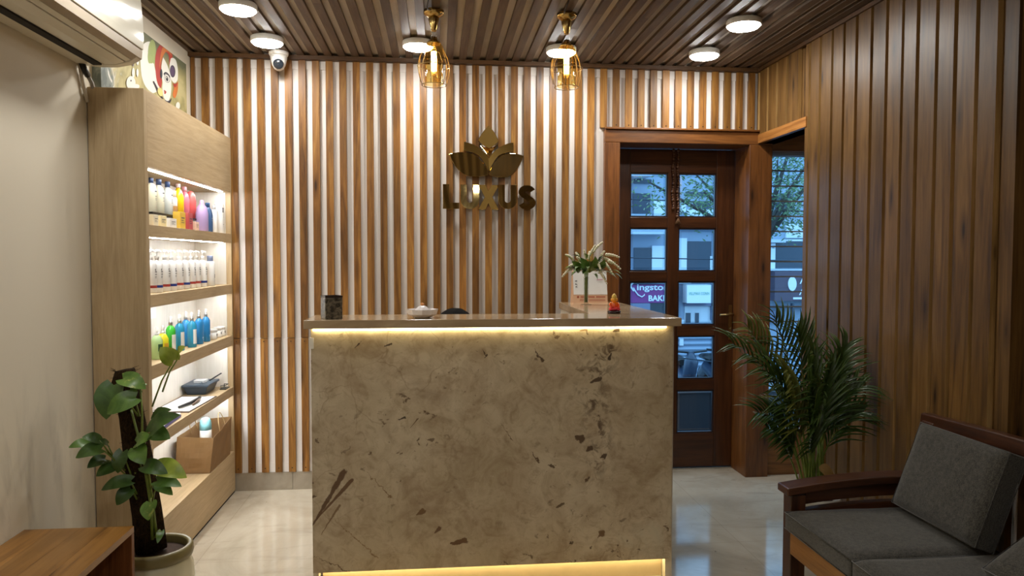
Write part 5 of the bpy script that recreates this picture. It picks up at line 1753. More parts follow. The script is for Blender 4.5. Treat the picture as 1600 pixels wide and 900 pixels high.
for i, (a, b, c, dy, ll) in enumerate(FR):
    A = ppt(*a); A.z = AZ - 0.024; A.y = AY + r5.uniform(-0.03, 0.03)
    Bp = ppt(*b, dy * 0.35); Cp = ppt(*c, dy)
    Cp.x = min(Cp.x, XR - 0.05); Bp.x = min(Bp.x, XR - 0.06)
    pts = []
    N = 16
    for k in range(N + 1):
        u = k / N; pts.append(A * (1 - u) ** 2 + Bp * 2 * u * (1 - u) + Cp * u * u)
    rach = MB(); rach.mat = 0
    rach.tube(pts, [0.0055 * (1 - 0.8 * k / N) for k in range(N + 1)], 6)
    rach.mat = 1
    nl_ = 15
    for k in range(nl_):
        u = 0.42 + 0.58 * k / (nl_ - 1)
        P0 = A * (1 - u) ** 2 + Bp * 2 * u * (1 - u) + Cp * u * u
        T0 = ((Bp - A) * (1 - u) + (Cp - Bp) * u).normalized()
        sd = T0.cross(Vector((0, -0.55, 0.85)))
        if sd.length < 0.1: sd = T0.cross(Vector((1, 0, 0)))
        sd.normalize()
        L = ll * 1.25 * (0.6 + 0.6 * math.sin(PI * min(1, (u - 0.3) / 0.7 * 0.85 + 0.1))) * r5.uniform(0.85, 1.1)
        for s_ in (-1, 1):
            spread = 0.95 - 0.65 * (u - 0.36)
            d = (T0 * (0.75 + 0.4 * (u - 0.36)) + sd * s_ * spread + Vector((0, r5.uniform(-0.15, 0.05), r5.uniform(-0.05, 0.15)))).normalized()
            tip = P0 + d * L
            tip.x = min(tip.x, XR - 0.03)
            leaf_geo(rach, P0, tip, 0.0155, up=Vector((0.1, -0.6, 0.8)), fold=0.35, droop=r5.uniform(0.08, 0.30), shape='blade', rows=5)
    rach.build('frond', [M['stalk'], M['palm_y' if i in (1, 11) else 'palm']], palm)
mb = MB()
for k in range(7):
    a = k * 0.9; r = 0.018 + 0.006 * (k % 3)
    mb2 = MB(); mb2.tube([(AX + 0.0 + r * math.cos(a), AY + r * math.sin(a), AZ - 0.024), (AX + 0.0 + r * 1.2 * math.cos(a), AY + r * 1.2 * math.sin(a), AZ + 0.15), (AX - 0.01 + r * 1.6 * math.cos(a), AY + r * 1.6 * math.sin(a), AZ + 0.3)], [0.009, 0.007, 0.004], 8)
    mb2.build('stem', M['stalk'], palm)
mb = MB(); leaf_geo(mb, (AX - 0.05, AY - 0.1, AZ + 0.16), (AX + 0.01, AY - 0.14, AZ + 0.15), 0.05, up=Vector((0, -1, 0.4)), droop=0.4)
tag(mb.build('dead_leaf', P_('dry_leaf', '8a6a34', 0.7), palm), 'dry brown leaf')

# ================================================================== bench
bench = thing('wooden_bench', 'dark teak sofa bench with curved arms along the slatted right wall', 'bench', (1.65, 1.9, 0))
BY1 = 2.735           # far end
BY0 = 0.55
FXB = 1.325           # seat front
BXB = 1.93            # back
SZT = 0.440           # top of the seat cushions
fr = SZT - 0.092      # top of the seat frame
for (ya, yb) in ((BY1 - 0.065, BY1), (BY0, BY0 + 0.065)):
    arch = MB()
    n = 14
    pts_t = []; pts_b = []
    for i in range(n + 1):
        u = i / n
        x = 1.332 + (1.93 - 1.332) * u
        z = 0.512 + 0.042 * math.sin(PI * (0.04 + 0.62 * u)) ** 0.9
        pts_t.append((x, z)); pts_b.append((x, z - 0.030))
    poly = pts_b + pts_t[::-1]
    arch.prism(poly, lambda u, v, d: (u, d, v), ya - 0.012, yb + 0.012)
    arch.build('arm', M['bench_x'], bench, bevel=0.006, bseg=3)
    for i_, (zt, zb) in enumerate(((-0.030, -0.082), (-0.105, -0.135))):
        sl_ = MB()
        poly = [(x, z + zb) for x, z in pts_t if 1.41 < x < 1.88] + [(x, z + zt) for x, z in pts_t if 1.41 < x < 1.88][::-1]
        sl_.prism(poly, lambda u, v, d: (u, d, v), ya + 0.014, yb - 0.014)
        sl_.build('arm_slat', M['bench_x'], bench, bevel=0.003)
    fp_ = MB(); fp_.box(1.352, 1.412, ya, yb, 0, 0.488); fp_.build('front_post', M['bench_z'], bench, bevel=0.004)
    bp = MB(); bp.hexa([(1.86, ya, 0), (1.93, ya, 0), (1.93, yb, 0), (1.86, yb, 0), (1.925, ya, 0.755), (1.985, ya, 0.755), (1.985, yb, 0.755), (1.925, yb, 0.755)])
    bp.build('back_post', M['bench_z'], bench, bevel=0.004)
mb = MB(); mb.box(1.350, 1.375, BY0 + 0.065, BY1 - 0.065, fr - 0.085, fr); tag(mb.build('front_rail', M['bench_l'], bench, bevel=0.003), 'paler front rail under the cushions')
mb = MB(); mb.box(1.835, 1.86, BY0 + 0.065, BY1 - 0.065, fr - 0.085, fr); mb.build('rear_rail', M['bench'], bench, bevel=0.003)
for k in range(5):
    mb = MB(); x = 1.39 + k * 0.09; mb.box(x, x + 0.06, BY0 + 0.02, BY1 - 0.02, fr - 0.022, fr - 0.001); mb.build('seat_slat', M['bench'], bench)
mb = MB()
n = 16
tp = []
for i in range(n + 1):
    u = i / n; y = BY0 - 0.02 + (BY1 + 0.02 - BY0 + 0.02) * u
    tp.append((y, 0.758 + 0.048 * math.sin(PI * (0.16 + 0.68 * u))))
mb.prism([(y, z - 0.055) for y, z in tp] + tp[::-1], lambda u, v, d: (d + (v - 0.70) * 0.1, u, v), 1.925, 1.965)
mb.build('top_rail', M['bench'], bench, bevel=0.005)
for k in range(9):
    y = BY0 + 0.16 + k * (BY1 - BY0 - 0.32) / 8
    mb = MB(); mb.hexa([(1.86, y - 0.022, fr), (1.875, y - 0.022, fr), (1.875, y + 0.022, fr), (1.86, y + 0.022, fr), (1.94, y - 0.022, 0.735), (1.955, y - 0.022, 0.735), (1.955, y + 0.022, 0.735), (1.94, y + 0.022, 0.735)])
    mb.build('back_slat', M['bench_z'], bench, bevel=0.002)


def cushion(name, label, cx, w, d, th, cat='cushion', group=None, loc=(0, 0, 0), rot=(0, 0, 0), puff=0.2, zipper=True):
    """local: x = depth, y = width, z = thickness; soft box"""
    t = thing(name, label, cat, loc, 0, group); t.rotation_euler = rot
    mb = MB(); nx, ny = 18, 18
    def hgt(u, v):
        e = min(u, 1 - u, v, 1 - v)
        k = (1 - (1 - min(1, e / 0.10)) ** 2.4)
        return th * 0.5 * (0.66 + 0.34 * k + puff * (math.sin(PI * u) * math.sin(PI * v)))
    mb.smooth = True
    for sgn in (1, -1):
        o_ = len(mb.v)
        for j in range(ny + 1):
            for i in range(nx + 1):
                u, v = i / nx, j / ny
                x = (u - 0.5) * d; y = (v - 0.5) * w
                cr = 0.012
                q = Vector((x * 8, y * 8, loc[1] * 3 + sgn))
                mb.v.append(Vector((x, y, sgn * hgt(u, v) + 0.0035 * mnoise.noise(q))))
        for j in range(ny):
            for i in range(nx):
                a = o_ + j * (nx + 1) + i
                f = (a, a + 1, a + nx + 2, a + nx + 1)
                mb.face(f if sgn > 0 else f[::-1])
    N1 = (nx + 1) * (ny + 1)
    ring = [i for i in range(nx + 1)] + [j * (nx + 1) + nx for j in range(1, ny + 1)] + [ny * (nx + 1) + i for i in range(nx - 1, -1, -1)] + [j * (nx + 1) for j in range(ny - 1, 0, -1)]
    o_ = len(mb.v) - 2 * N1
    for i in range(len(ring)):
        a = ring[i]; b = ring[(i + 1) % len(ring)]
        mb.face((o_ + N1 + a, o_ + N1 + b, o_ + b, o_ + a))
    mb.build('cover', M['fabric'], t, local=True, bevel=0.006)
    pm_ = MB()
    zt = th * 0.33 + 0.001
    for sg_ in (1, -1):
        loop = [(sx_ * d / 2, sy_ * w / 2, sg_ * zt) for sx_, sy_ in ((-1, -1), (1, -1), (1, 1), (-1, 1), (-1, -1))]
        pm_.tube(loop, 0.0022, 6)
    pm_.build('piping', M['fabric'], t, local=True)
    if zipper:
        z_ = MB(); z_.box(-d / 2 - 0.004, -d / 2 + 0.001, w / 2 - 0.03, w / 2 - 0.006, -0.004, 0.004); z_.ball((-d / 2 - 0.004, w / 2 - 0.003, -0.006), (0.004, 0.003, 0.008), 8, 6)
        z_.build('zip_pull', M['steel'], t, local=True)
    return t


sd_ = 0.525
sw = 0.455
sx_c = FXB + sd_ / 2
cushion('seat_cushion', 'charcoal seat cushion at the far end of the bench, next to the arm', 0, sw, sd_, 0.088, loc=(sx_c, BY1 - 0.070 - sw / 2, fr + 0.0495), puff=0.05, zipper=False)
cushion('seat_cushion', 'charcoal seat cushion in the lower right corner, nearer than the seam', 0, sw, sd_, 0.088, loc=(sx_c, BY1 - 0.074 - sw * 1.5, fr + 0.0495), puff=0.05, zipper=False)
cushion('back_cushion', 'upright charcoal back cushion leaning on the bench back', 0, 0.47, 0.325, 0.095, loc=(1.806, BY1 - 0.080 - 0.268, SZT + 0.174), rot=(math.radians(-3), math.radians(-70), 0), puff=0.22)
cushion('back_cushion', 'charcoal cushion slumped low at the right edge of the picture', 0, 0.44, 0.36, 0.115, loc=(1.715, 1.69, SZT + 0.150), rot=(math.radians(0), math.radians(-32), math.radians(4)), puff=0.22)
cy_ = onX(1586, 780, 2.0).y
mb = MB(); mb.tube([(2.0, cy_, 0.0), (2.0, cy_, 0.72)], 0.008, 8)  # plain thin white upright tube between bench back and wall
tag(mb.build('white_stripe', M['whitep'], loc=(2.0, cy_, 0)), 'thin white vertical conduit seen behind the bench back', 'stripe')

# ================================================================== person behind the desk
def skin_body(name, verts, edges, radii, mat, parent, sub=2):
    me = bpy.data.meshes.new(name)
    me.from_pydata(verts, edges, [])
    ob = bpy.data.objects.new(name, me); COL.objects.link(ob)
    ob.parent = parent
    bpy.context.view_layer.objects.active = ob
    md = ob.modifiers.new('skin', 'SKIN')
    for i, v in enumerate(me.skin_vertices[0].data if me.skin_vertices else []):
        v.radius = (radii[i], radii[i]) if not isinstance(radii[i], tuple) else radii[i]
    return ob


def body_mesh(name, chains, mat, parent):
    """one continuous skinned surface; chains: {joint: (pos, radius, parent joint)}"""
    names = list(chains)
    idx = {n: i for i, n in enumerate(names)}
    vs = [chains[n][0] for n in names]
    es = [(idx[chains[n][2]], idx[n]) for n in names if chains[n][2]]
    bm = bmesh.new()
    lay = bm.verts.layers.skin.verify()
    bv = [bm.verts.new(v) for v in vs]
    for a, b in es: bm.edges.new((bv[a], bv[b]))
    for i, n in enumerate(names):
        r = chains[n][1]
        bv[i][lay].radius = r if isinstance(r, tuple) else (r, r)
        bv[i][lay].use_root = (i == 0)
    me = bpy.data.meshes.new(name); bm.to_mesh(me); bm.free()
    tmp = bpy.data.objects.new(name, me); COL.objects.link(tmp)
    tmp.modifiers.new('skin', 'SKIN').use_smooth_shade = True
    sb = tmp.modifiers.new('sub', 'SUBSURF'); sb.levels = 2; sb.render_levels = 2
    dg = bpy.context.evaluated_depsgraph_get()
    out = bpy.data.meshes.new_from_object(tmp.evaluated_get(dg))
    bpy.data.objects.remove(tmp)
    out.materials.clear(); out.materials.append(mat)
    o = bpy.data.objects.new(name, out); COL.objects.link(o); o.parent = parent
    return o


HX, HY = 0.088, 3.60
per = thing('person', 'person with black hair bowed low behind the counter, only the hair showing', 'person', (HX, 3.76, 0))
px0, py0 = 0.0, 0.02      # local: facing -y
J = {}
J['pelvis'] = ((0, 0.04, 0.50), (0.15, 0.12), None)
J['waist'] = ((0, 0.02, 0.62), (0.13, 0.10), 'pelvis')
J['chest'] = ((0, -0.05, 0.77), (0.155, 0.11), 'waist')
J['collar'] = ((0, -0.09, 0.88), (0.09, 0.075), 'chest')
J['neck'] = ((0, -0.115, 0.94), 0.052, 'collar')
J['skull'] = ((0, -0.145, 1.005), (0.070, 0.078), 'neck')
J['crown'] = ((0, -0.158, 1.062), (0.072, 0.082), 'skull')
for s_, nm in ((-1, 'l'), (1, 'r')):
    J['sh' + nm] = ((0.165 * s_, -0.06, 0.84), 0.062, 'chest')
    J['el' + nm] = ((0.36 * s_, -0.20, 0.785), 0.040, 'sh' + nm)
    J['wr' + nm] = ((0.175 * s_, -0.335, 0.780), 0.027, 'el' + nm)
    J['pa' + nm] = ((0.105 * s_, -0.395, 0.770), (0.034, 0.018), 'wr' + nm)
    for k in range(4):
        a = (0.105 * s_ + (k - 1.5) * 0.019, -0.435, 0.768)
        b = (0.105 * s_ + (k - 1.5) * 0.021, -0.468 - 0.006 * (k in (1, 2)), 0.760)
        c = (0.105 * s_ + (k - 1.5) * 0.021, -0.490 - 0.008 * (k in (1, 2)), 0.748)
        J['f%s%da' % (nm, k)] = (a, 0.009, 'pa' + nm); J['f%s%db' % (nm, k)] = (b, 0.0085, 'f%s%da' % (nm, k)); J['f%s%dc' % (nm, k)] = (c, 0.007, 'f%s%db' % (nm, k))
    J['th' + nm] = ((0.068 * s_, -0.405, 0.765), 0.010, 'pa' + nm); J['tt' + nm] = ((0.048 * s_, -0.440, 0.758), 0.008, 'th' + nm)
    J['hi' + nm] = ((0.09 * s_, 0.02, 0.48), 0.09, 'pelvis')
    J['kn' + nm] = ((0.12 * s_, -0.36, 0.50), 0.060, 'hi' + nm)
    J['an' + nm] = ((0.12 * s_, -0.34, 0.085), 0.036, 'kn' + nm)
    J['to' + nm] = ((0.12 * s_, -0.48, 0.035), (0.040, 0.030), 'an' + nm)
body_mesh('body', J, M['skin'], per)
face = MB()
face.ball((0, -0.232, 1.000), (0.013, 0.018, 0.020), 10, 8)                                   # nose
for s_ in (-1, 1): face.ball((0.076 * s_, -0.150, 1.015), (0.010, 0.018, 0.028), 10, 8)
face.build('ears_and_nose', M['skin'], per, local=True)
for s_ in (-1, 1):
    e = MB(); e.ball((0.028 * s_, -0.218, 1.022), (0.012, 0.008, 0.008), 10, 8); e.build('eye', P_('eye_white', 'e8e4dc', 0.3), per, local=True)
mth = MB(); mth.ball((0, -0.222, 0.962), (0.022, 0.008, 0.007), 12, 6); mth.build('mouth', P_('lip', '8a4a42', 0.5), per, local=True)
hair = MB()
hair.ball((0, -0.142, 1.060), (0.100, 0.100, 0.0935), 28, 18)
hair.v = [v if not (v.y < -0.19 and v.z < 1.055) else Vector((v.x, -0.19, v.z)) for v in hair.v]
for i, v in enumerate(hair.v):
    hair.v[i] = v + Vector((0, 0, 1)) * 0.003 * mnoise.noise(v * 40)
hair.ball((0, -0.055, 0.985), (0.075, 0.05, 0.085), 20, 12)
hair.build('hair', M['hair'], per, local=True)
T2 = {}
T2['a'] = ((0, 0.045, 0.53), (0.165, 0.135), None); T2['b'] = ((0, 0.02, 0.63), (0.145, 0.118), 'a'); T2['c'] = ((0, -0.05, 0.77), (0.170, 0.125), 'b'); T2['d'] = ((0, -0.085, 0.865), (0.105, 0.085), 'c')
for s_, nm in ((-1, 'l'), (1, 'r')):
    T2['s' + nm] = ((0.165 * s_, -0.06, 0.84), 0.072, 'c'); T2['e' + nm] = ((0.29 * s_, -0.15, 0.805), 0.054, 's' + nm)
body_mesh('shirt', T2, M['shirt'], per)
T3 = {'a': ((0, 0.045, 0.50), (0.16, 0.13), None)}
for s_, nm in ((-1, 'l'), (1, 'r')):
    T3['h' + nm] = ((0.09 * s_, 0.02, 0.485), 0.098, 'a'); T3['k' + nm] = ((0.12 * s_, -0.36, 0.50), 0.070, 'h' + nm); T3['n' + nm] = ((0.12 * s_, -0.34, 0.13), 0.055, 'k' + nm)
body_mesh('trousers', T3, M['trouser'], per)
t = thing('office_stool', 'grey padded stool behind the counter, under the seated person', 'stool', (HX, 3.80, 0))
mb = MB(); mb.lathe([(0.17, 0.265), (0.19, 0.275), (0.19, 0.295), (0.16, 0.305)], seg=28); mb.build('seat', M['fabric'], t, local=True)
mb = MB(); mb.lathe([(0.03, 0.05), (0.03, 0.265)], seg=14); mb.build('column', M['steel'], t, local=True)
for k in range(5):
    a = 2 * PI * k / 5
    mb = MB(); mb.tube([(0.02 * math.cos(a), 0.02 * math.sin(a), 0.07), (0.22 * math.cos(a), 0.22 * math.sin(a), 0.03)], [0.02, 0.012], 8); mb.ball((0.22 * math.cos(a), 0.22 * math.sin(a), 0.02), 0.02, 10, 6)
    mb.build('leg', M['black'], t, local=True)

# ------------------------------------------------------------------ bead garland on the door
t = thing('bead_garland', 'brown bead garland hanging down the middle of the door', 'garland', (1.545, YD0 - 0.012, 2.10))
mb = MB()
for sx_ in (-0.016, 0.016):
    z = 2.10; k = 0
    xb = 1.548 + sx_
    zend = 1.66 if sx_ > 0 else 1.71
    while z > zend:
        r = 0.0075 if k % 3 else 0.0105
        mb.ball((xb + 0.004 * math.sin(k * 0.7), YD0 - 0.014, z), (r, r * 0.9, r * 1.15), 8, 6); z -= r * 2.1; k += 1
mb.build('beads', P_('brown_bead', '5b3a22', 0.3), t)
mb = MB()
for k in range(9):
    a = k * 0.7
    mb.tube([(1.566, YD0 - 0.014, 1.66), (1.566 + 0.02 * math.cos(a), YD0 - 0.016 + 0.006 * math.sin(a), 1.62)], [0.004, 0.002], 5)
mb.build('tassel', P_('tassel_brown', '6b4a2c', 0.8), t)

# ------------------------------------------------------------------ beyond the end of the right wall
t = thing('metal_grille', 'narrow dark metal grille at the right edge beyond the slatted wall', 'grille', (2.12, 2.33, 0.78))
mb = MB(); mb.box(2.095, 2.105, 2.36, 2.37, 0.78, 2.0); mb.box(2.135, 2.145, 2.31, 2.32, 0.78, 2.0); mb.build('upright', M['black'], t)
for k in range(22):
    z = 0.80 + k * 0.055
    mb = MB(); mb.tube([(2.10, 2.365, z), (2.14, 2.315, z)], 0.004, 6); mb.build('bar', P_('grille_grey', '6f6a62', 0.4), t)

# ================================================================== outside
G = -1.30
YF = 16.0
def fx(x, y, Y=YF):
    p = onY(x, y, Y); return p


asph = plain('asphalt', '6a6c70', 0.9, var=0.15, scale=3)
mb = MB(); mb.box(-14, 30, 6.3, 40, G - 0.2, G)
struct('street', mb, asph)
mb = MB(); mb.box(-3, 6, D + 0.26, 5.35, -0.15, -0.01)
struct('landing', mb, P_('landing_stone', '8d8e90', 0.5))
mb = MB(); mb.box(-3, 6, 5.35, 5.50, G - 0.2, 0.385)
struct('wall_landing', mb, P_('dark_parapet', '3e434a', 0.7, var=0.15, scale=4))
mb = MB(); mb.box(-3, 6, 5.34, 5.51, 0.385, 0.405)
struct('trim_8', mb, P_('parapet_cap', '8f9297', 0.6))


def rect(mb, x0, y0, x1, y1, out=0.0, deep=0.3, Y=YF):
    """block whose front shows at the picture rectangle (x0,y0)-(x1,y1), standing OUT metres before the facade plane"""
    a = onY(x0, y0, Y - out); b = onY(x1, y1, Y - out)
    mb.box(a.x, b.x, Y - out, Y - out + deep, b.z, a.z)


fw = plain('render_white', 'dfe3e6', 0.85, var=0.05, scale=1.5)
fb = plain('render_blue_grey', '9aa6b6', 0.85, var=0.06, scale=1.5)
fd = plain('render_mauve', '7f8296', 0.85, var=0.06, scale=1.5)
wd_ = plain('dark_window', '2f3a48', 0.15, var=0.15, scale=2)
rail_m = plain('balcony_paint', 'c4cdd6', 0.7)
shut = NT('roller_shutter')
_w = shut.n('ShaderNodeTexWave', bands_direction='Z'); _w.inputs['Scale'].default_value = 2.6
shut.l(shut.coords(), _w.inputs['Vector'])
shut.bump(_w.outputs['Fac'], 0.8, 0.03)
shut = shut.out(shut.mix(_w.outputs['Fac'], hx('79889c'), hx('a3b1c2')), 0.5)


def building(label, px0, px1, ptop, wall, parts, deep=6.0, yoff=0.0):
    a = onY(px0, 404, YF); b = onY(px1, 404, YF)
    t = thing('town_building', label, 'building', ((a.x + b.x) / 2, YF + deep / 2, G))
    mb = MB(); mb.box(a.x, b.x, YF, YF + deep, G, onY(px0, ptop, YF).z); mb.build('wall', wall, t)
    for (nm, m_, rects_, out, dp) in parts:
        for rr in rects_:
            mb = MB(); rect(mb, *rr, out=out, deep=dp); mb.build(nm, m_, t)
    return t


building('white and blue-grey building with the magenta bakery sign, seen through the left door panes', 930, 1047, 150, fb,
         [('pale_wall_panel', fw, [(1019, 384, 1041, 430), (1022, 312, 1046, 352), (984, 352, 1044, 359)], 0.06, 0.1),
          ('window', wd_, [(991, 387, 1017, 421), (989, 302, 1016, 333), (991, 280, 1018, 287), (1041.5, 387, 1044, 420)], 0.05, 0.1),
          ('balcony', rail_m, [(940, 358, 1044, 366), (940, 424, 1044, 436), (940, 334, 1018, 338), (940, 262, 1019, 275)], 0.55, 0.55),
          ('shopfront', wd_, [(986, 474, 1040, 520)], 0.05, 0.1),
          ('awning', fd, [(986, 474.5, 1016, 484)], 0.5, 0.5),
          ('shutter', shut, [(986, 525, 1041, 594)], 0.06, 0.1)])
building('blue-grey building with a white hoarding, seen through the right door panes', 1053, 1186, 150, fb,
         [('pale_wall_panel', fw, [(1060, 372, 1073, 424), (1060, 437, 1080, 443), (1064, 320, 1072, 331), (1074, 327, 1116, 339), (1062, 500, 1069, 512), (1110, 400, 1116, 424)], 0.06, 0.1),
          ('window', wd_, [(1074, 377, 1111, 421), (1085, 314, 1111, 326), (1072, 300, 1110, 306), (1120, 375, 1176, 421)], 0.04, 0.1),
          ('balcony', rail_m, [(1061, 352, 1180, 358), (1061, 424, 1180, 433), (1061, 338, 1180, 344)], 0.2, 0.2),
          ('shopfront', fw, [(1070, 478, 1111, 504)], 0.03, 0.1),
          ('door_opening', wd_, [(1072, 489, 1079, 504), (1087, 489, 1092, 504)], 0.06, 0.1),
          ('fascia', fd, [(1070, 474, 1115, 478), (1112, 444, 1120, 500)], 0.1, 0.1),
          ('shutter', shut, [(1060, 520, 1111, 594)], 0.06, 0.1),
          ('notice', fw, [(1062, 529, 1068, 540)], 0.1, 0.05)])
building('blue-grey building with a brown shop board, seen through the louvred window', 1193, 1330, 150, fb,
         [('pale_wall_panel', fw, [(1200, 380, 1211, 432), (1229, 350, 1290, 372), (1229, 374, 1290, 377), (1200, 420, 1206, 462)], 0.06, 0.1),
          ('window', wd_, [(1212, 378, 1268, 418), (1213, 302, 1240, 330)], 0.04, 0.1),
          ('balcony', rail_m, [(1203, 374, 1228, 379), (1203, 420, 1318, 423)], 0.2, 0.2),
          ('post', wd_, [(1238.5, 474, 1240.5, 505)], 0.5, 0.1),
          ('beam', wd_, [(1204, 479, 1300, 481)], 0.2, 0.1),
          ('fascia', fd, [(1204, 485, 1213, 505)], 0.1, 0.1),
          ('shutter', shut, [(1202, 530, 1318, 594)], 0.06, 0.1)])
# signs
def board(name, label, px, Y, mat):
    a = onY(px[0], px[1], Y); b = onY(px[2], px[3], Y)
    t = thing(name, label, 'sign', ((a.x + b.x) / 2, Y, b.z))
    mb = MB(); mb.box(a.x, b.x, Y, Y + 0.285, b.z, a.z); mb.build('panel', mat, t)
    return t, a, b


YSG = YF - 0.35
t, a, b = board('shop_sign', 'magenta shop sign with white lettering over the shopfront across the street', (968, 445, 1058, 473), YSG, P_('magenta_sign', '8d3f7d', 0.6, var=0.1, scale=2))
mb = MB()
def sgn(px, py):
    p = onY(px, py, YSG); return lambda u, v: (p.x + u, YSG - 0.012, p.z + v)
k_ = YSG * 1.0 / F_PX
put_text(mb, 'ingston', sgn(995, 456.5), width=52 * k_, height=12.5 * k_, bold=0.025)
put_text(mb, 'K', sgn(981, 455), width=12 * k_, height=16 * k_, bold=0.03, shear=0.1)
put_text(mb, 'BAKERY', sgn(1013, 470.5), width=46 * k_, height=9.5 * k_, bold=0.035)
mb.build('lettering', P_('sign_white', 'eef0f2', 0.6), t)
mb = MB()
pts = [onY(x, y, YSG - 0.02) for x, y in ((990, 449), (992, 454), (997, 461), (1003, 464), (1007, 461), (1007, 459))]
mb.tube(pts, [0.5 * k_, 1.0 * k_, 1.1 * k_, 1.1 * k_, 0.9 * k_, 0.4 * k_], 8); mb.build('swash', P_('sign_white', 'eef0f2', 0.6), t)
t, a, b = board('hoarding', 'white hoarding with pale green lettering across the street', (1073.5, 445, 1111, 473.5), YSG, P_('hoarding_white', 'eef3ee', 0.6, var=0.02))
mb = MB(); put_text(mb, 'VILLMAX CONN', sgn(1076, 460.8), width=34 * k_, height=4.6 * k_, bold=0.0)
mb.build('lettering', P_('sign_green', '6fae95', 0.6), t)
t, a, b = board('shop_board', 'brown shop board with a white oval badge and script letters, through the louvres', (1211, 424, 1300, 470), YSG, P_('brown_sign', '5d4c58', 0.6))
mb = MB()
def ovl(cx, cy, rx, ry): return [(onY(cx + rx * math.cos(q), cy + ry * math.sin(q), YSG)) for q in [2 * PI * i / 28 for i in range(28)]]
mb.prism([(p.x, p.z) for p in ovl(1237.5, 443.5, 6.6, 11)], lambda u, v, d: (u, d, v), YSG - 0.02, YSG - 0.005); mb.build('badge', P_('sign_white', 'eef0f2', 0.6), t)
mb = MB()
put_text(mb, 'R', sgn(1249, 443.5), width=11 * k_, height=12 * k_, bold=0.02, shear=0.45)
put_text(mb, 'R', sgn(1248, 461), width=11 * k_, height=11 * k_, bold=0.02, shear=0.45)
q0 = onY(1239, 464.5, YSG); q1 = onY(1275, 467.5, YSG); mb.box(q0.x, q1.x, YSG - 0.015, YSG - 0.003, q1.z, q0.z)
mb.build('lettering', P_('sign_white', 'eef0f2', 0.6), t)
# street things
t = thing('white_board', 'white leaning board beside a scooter in front of the roller shutter', 'board', (fx(1085, 585, 14.6).x, 14.6, G))
a = onY(1067, 560, 14.6); b = onY(1083, 588, 14.6)
mb = MB(); mb.hexa([(a.x + 0.06, 14.5, G), (b.x + 0.05, 14.5, G), (b.x + 0.05, 14.54, G), (a.x + 0.06, 14.54, G), (a.x, 14.75, a.z), (b.x - 0.02, 14.75, a.z), (b.x - 0.02, 14.79, a.z), (a.x, 14.79, a.z)])
mb.build('sheet', fw, t)


def scooter(x, y, label):
    t = thing('scooter', label, 'scooter', (x, y, G))
    for yy in (-0.55, 0.62):
        mb = MB(); mb.tube([(0, yy + 0.21 * math.cos(2 * PI * i / 20), 0.25 + 0.21 * math.sin(2 * PI * i / 20)) for i in range(21)], 0.05, 8); mb.build('wheel', M['black'], t, local=True)
    mb = MB(); mb.tube([(0, 0.55, 0.35), (0, 0.25, 0.55), (0, -0.1, 0.40), (0, -0.35, 0.40), (0, -0.5, 0.8), (0, -0.45, 0.95)], [0.14, 0.16, 0.12, 0.12, 0.13, 0.06], 12); mb.build('body', P_('scooter_paint', '2f3b4c', 0.3), t, local=True)
    mb = MB(); mb.tube([(-0.32, -0.42, 0.98), (0, -0.47, 0.95), (0.32, -0.42, 0.98)], 0.02, 8); mb.build('handlebar', M['black'], t, local=True)
    mb = MB(); mb.tube([(0, 0.6, 0.72), (0, 0.3, 0.74), (0, 0.0, 0.70)], [0.10, 0.13, 0.10], 10, flat=0.6); mb.build('seat', M['black'], t, local=True)
    return t


sc1 = scooter(fx(1066, 580, 13.6).x, 13.6, 'dark scooter parked left of the white leaning board across the street')
dup(sc1, (fx(1116, 580, 13.8).x, 13.8, G), 'dark scooter parked right of the white leaning board across the street')
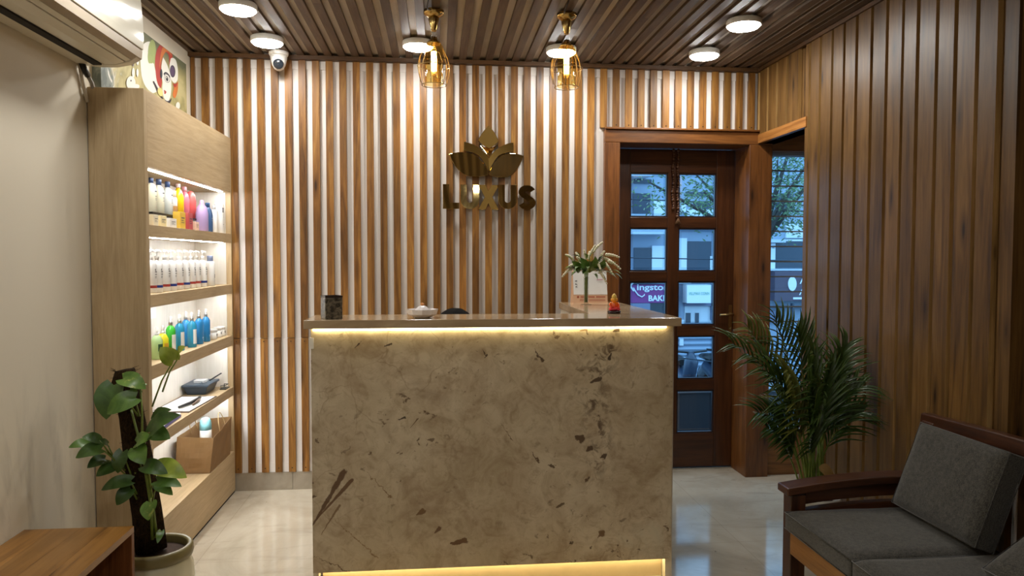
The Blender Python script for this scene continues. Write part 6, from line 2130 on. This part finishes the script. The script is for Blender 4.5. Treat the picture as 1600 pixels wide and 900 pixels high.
# overhead wires
for k, (x0, y0, x1, y1, Y) in enumerate([(960, 306, 1290, 318, 12), (960, 398, 1290, 404, 12.5), (960, 541, 1290, 583, 11.5)]):
    mb = MB(); A = onY(x0, y0, Y); B = onY(x1, y1, Y)
    A, B = A + (A - B) * 5.0, B + (B - A) * 5.0
    mb.tube([A, (A + B) / 2 + Vector((0, 0, -0.05)), B], 0.012, 6)
    tag(mb.build('overhead_wire', P_('wire_dark', '39404a', 0.6), loc=A), ['upper', 'middle', 'lowest'][k] + ' dark overhead wire crossing the street', 'wire')
# tree before the building
TB = onY(1176, 420, 10.5)
t = thing('street_tree', 'leafy street tree whose branches show in the upper panes and louvres', 'tree', (TB.x, 10.5, G))
r6 = random.Random(4)
mb = MB()
base = Vector((TB.x, 10.5, G)); fork = Vector((TB.x + 0.1, 10.5, 1.55))
mb.tube([base, (base + fork) / 2 + Vector((0.08, 0, 0)), fork], [0.16, 0.13, 0.11], 10)
mb.build('trunk', plain('bark', '4a443c', 0.9, var=0.3, scale=12), t)
brs = []
bark = M.setdefault('bark', plain('branch_bark', '443f3a', 0.9, var=0.3, scale=12))
for (px, py, dy) in [(1015, 285, -0.4), (1085, 270, 0.2), (1100, 300, -0.5), (1215, 250, 0.3), (1240, 285, -0.3), (1262, 255, 0.1), (1225, 320, 0.4), (1255, 330, -0.2), (1300, 260, 0.2), (1180, 200, 0), (1060, 200, 0.1), (1245, 200, 0.2)]:
    tp = onY(px, py, 10.5 + dy)
    mid = (fork + tp) / 2 + Vector((r6.uniform(-0.15, 0.15), 0, r6.uniform(0.05, 0.3)))
    mb = MB(); mb.tube([fork, mid, tp], [0.05, 0.03, 0.012], 6); mb.build('branch', bark, t)
    brs.append((mid, tp))
mb = MB()
for mid, tp in brs:
    for k in range(230):
        u = r6.uniform(0.25, 1.12)
        c = mid * (1 - u) + tp * u + Vector((r6.gauss(0, 0.2), r6.gauss(0, 0.2), r6.gauss(-0.08, 0.17)))
        a = r6.uniform(0, 2 * PI); d = Vector((math.cos(a), math.sin(a) * 0.6, r6.uniform(-1.0, 0.1))).normalized()
        L = r6.uniform(0.06, 0.10)
        sd = d.cross(Vector((r6.uniform(-1, 1), 1, r6.uniform(-1, 1)))).normalized() * 0.012
        mb.add([c, c + d * L * 0.5 + sd, c + d * L, c + d * L * 0.5 - sd], [(0, 1, 2, 3)])
mb.build('foliage', leafmat('street_leaf', '40583a', '6f8a58'), t)
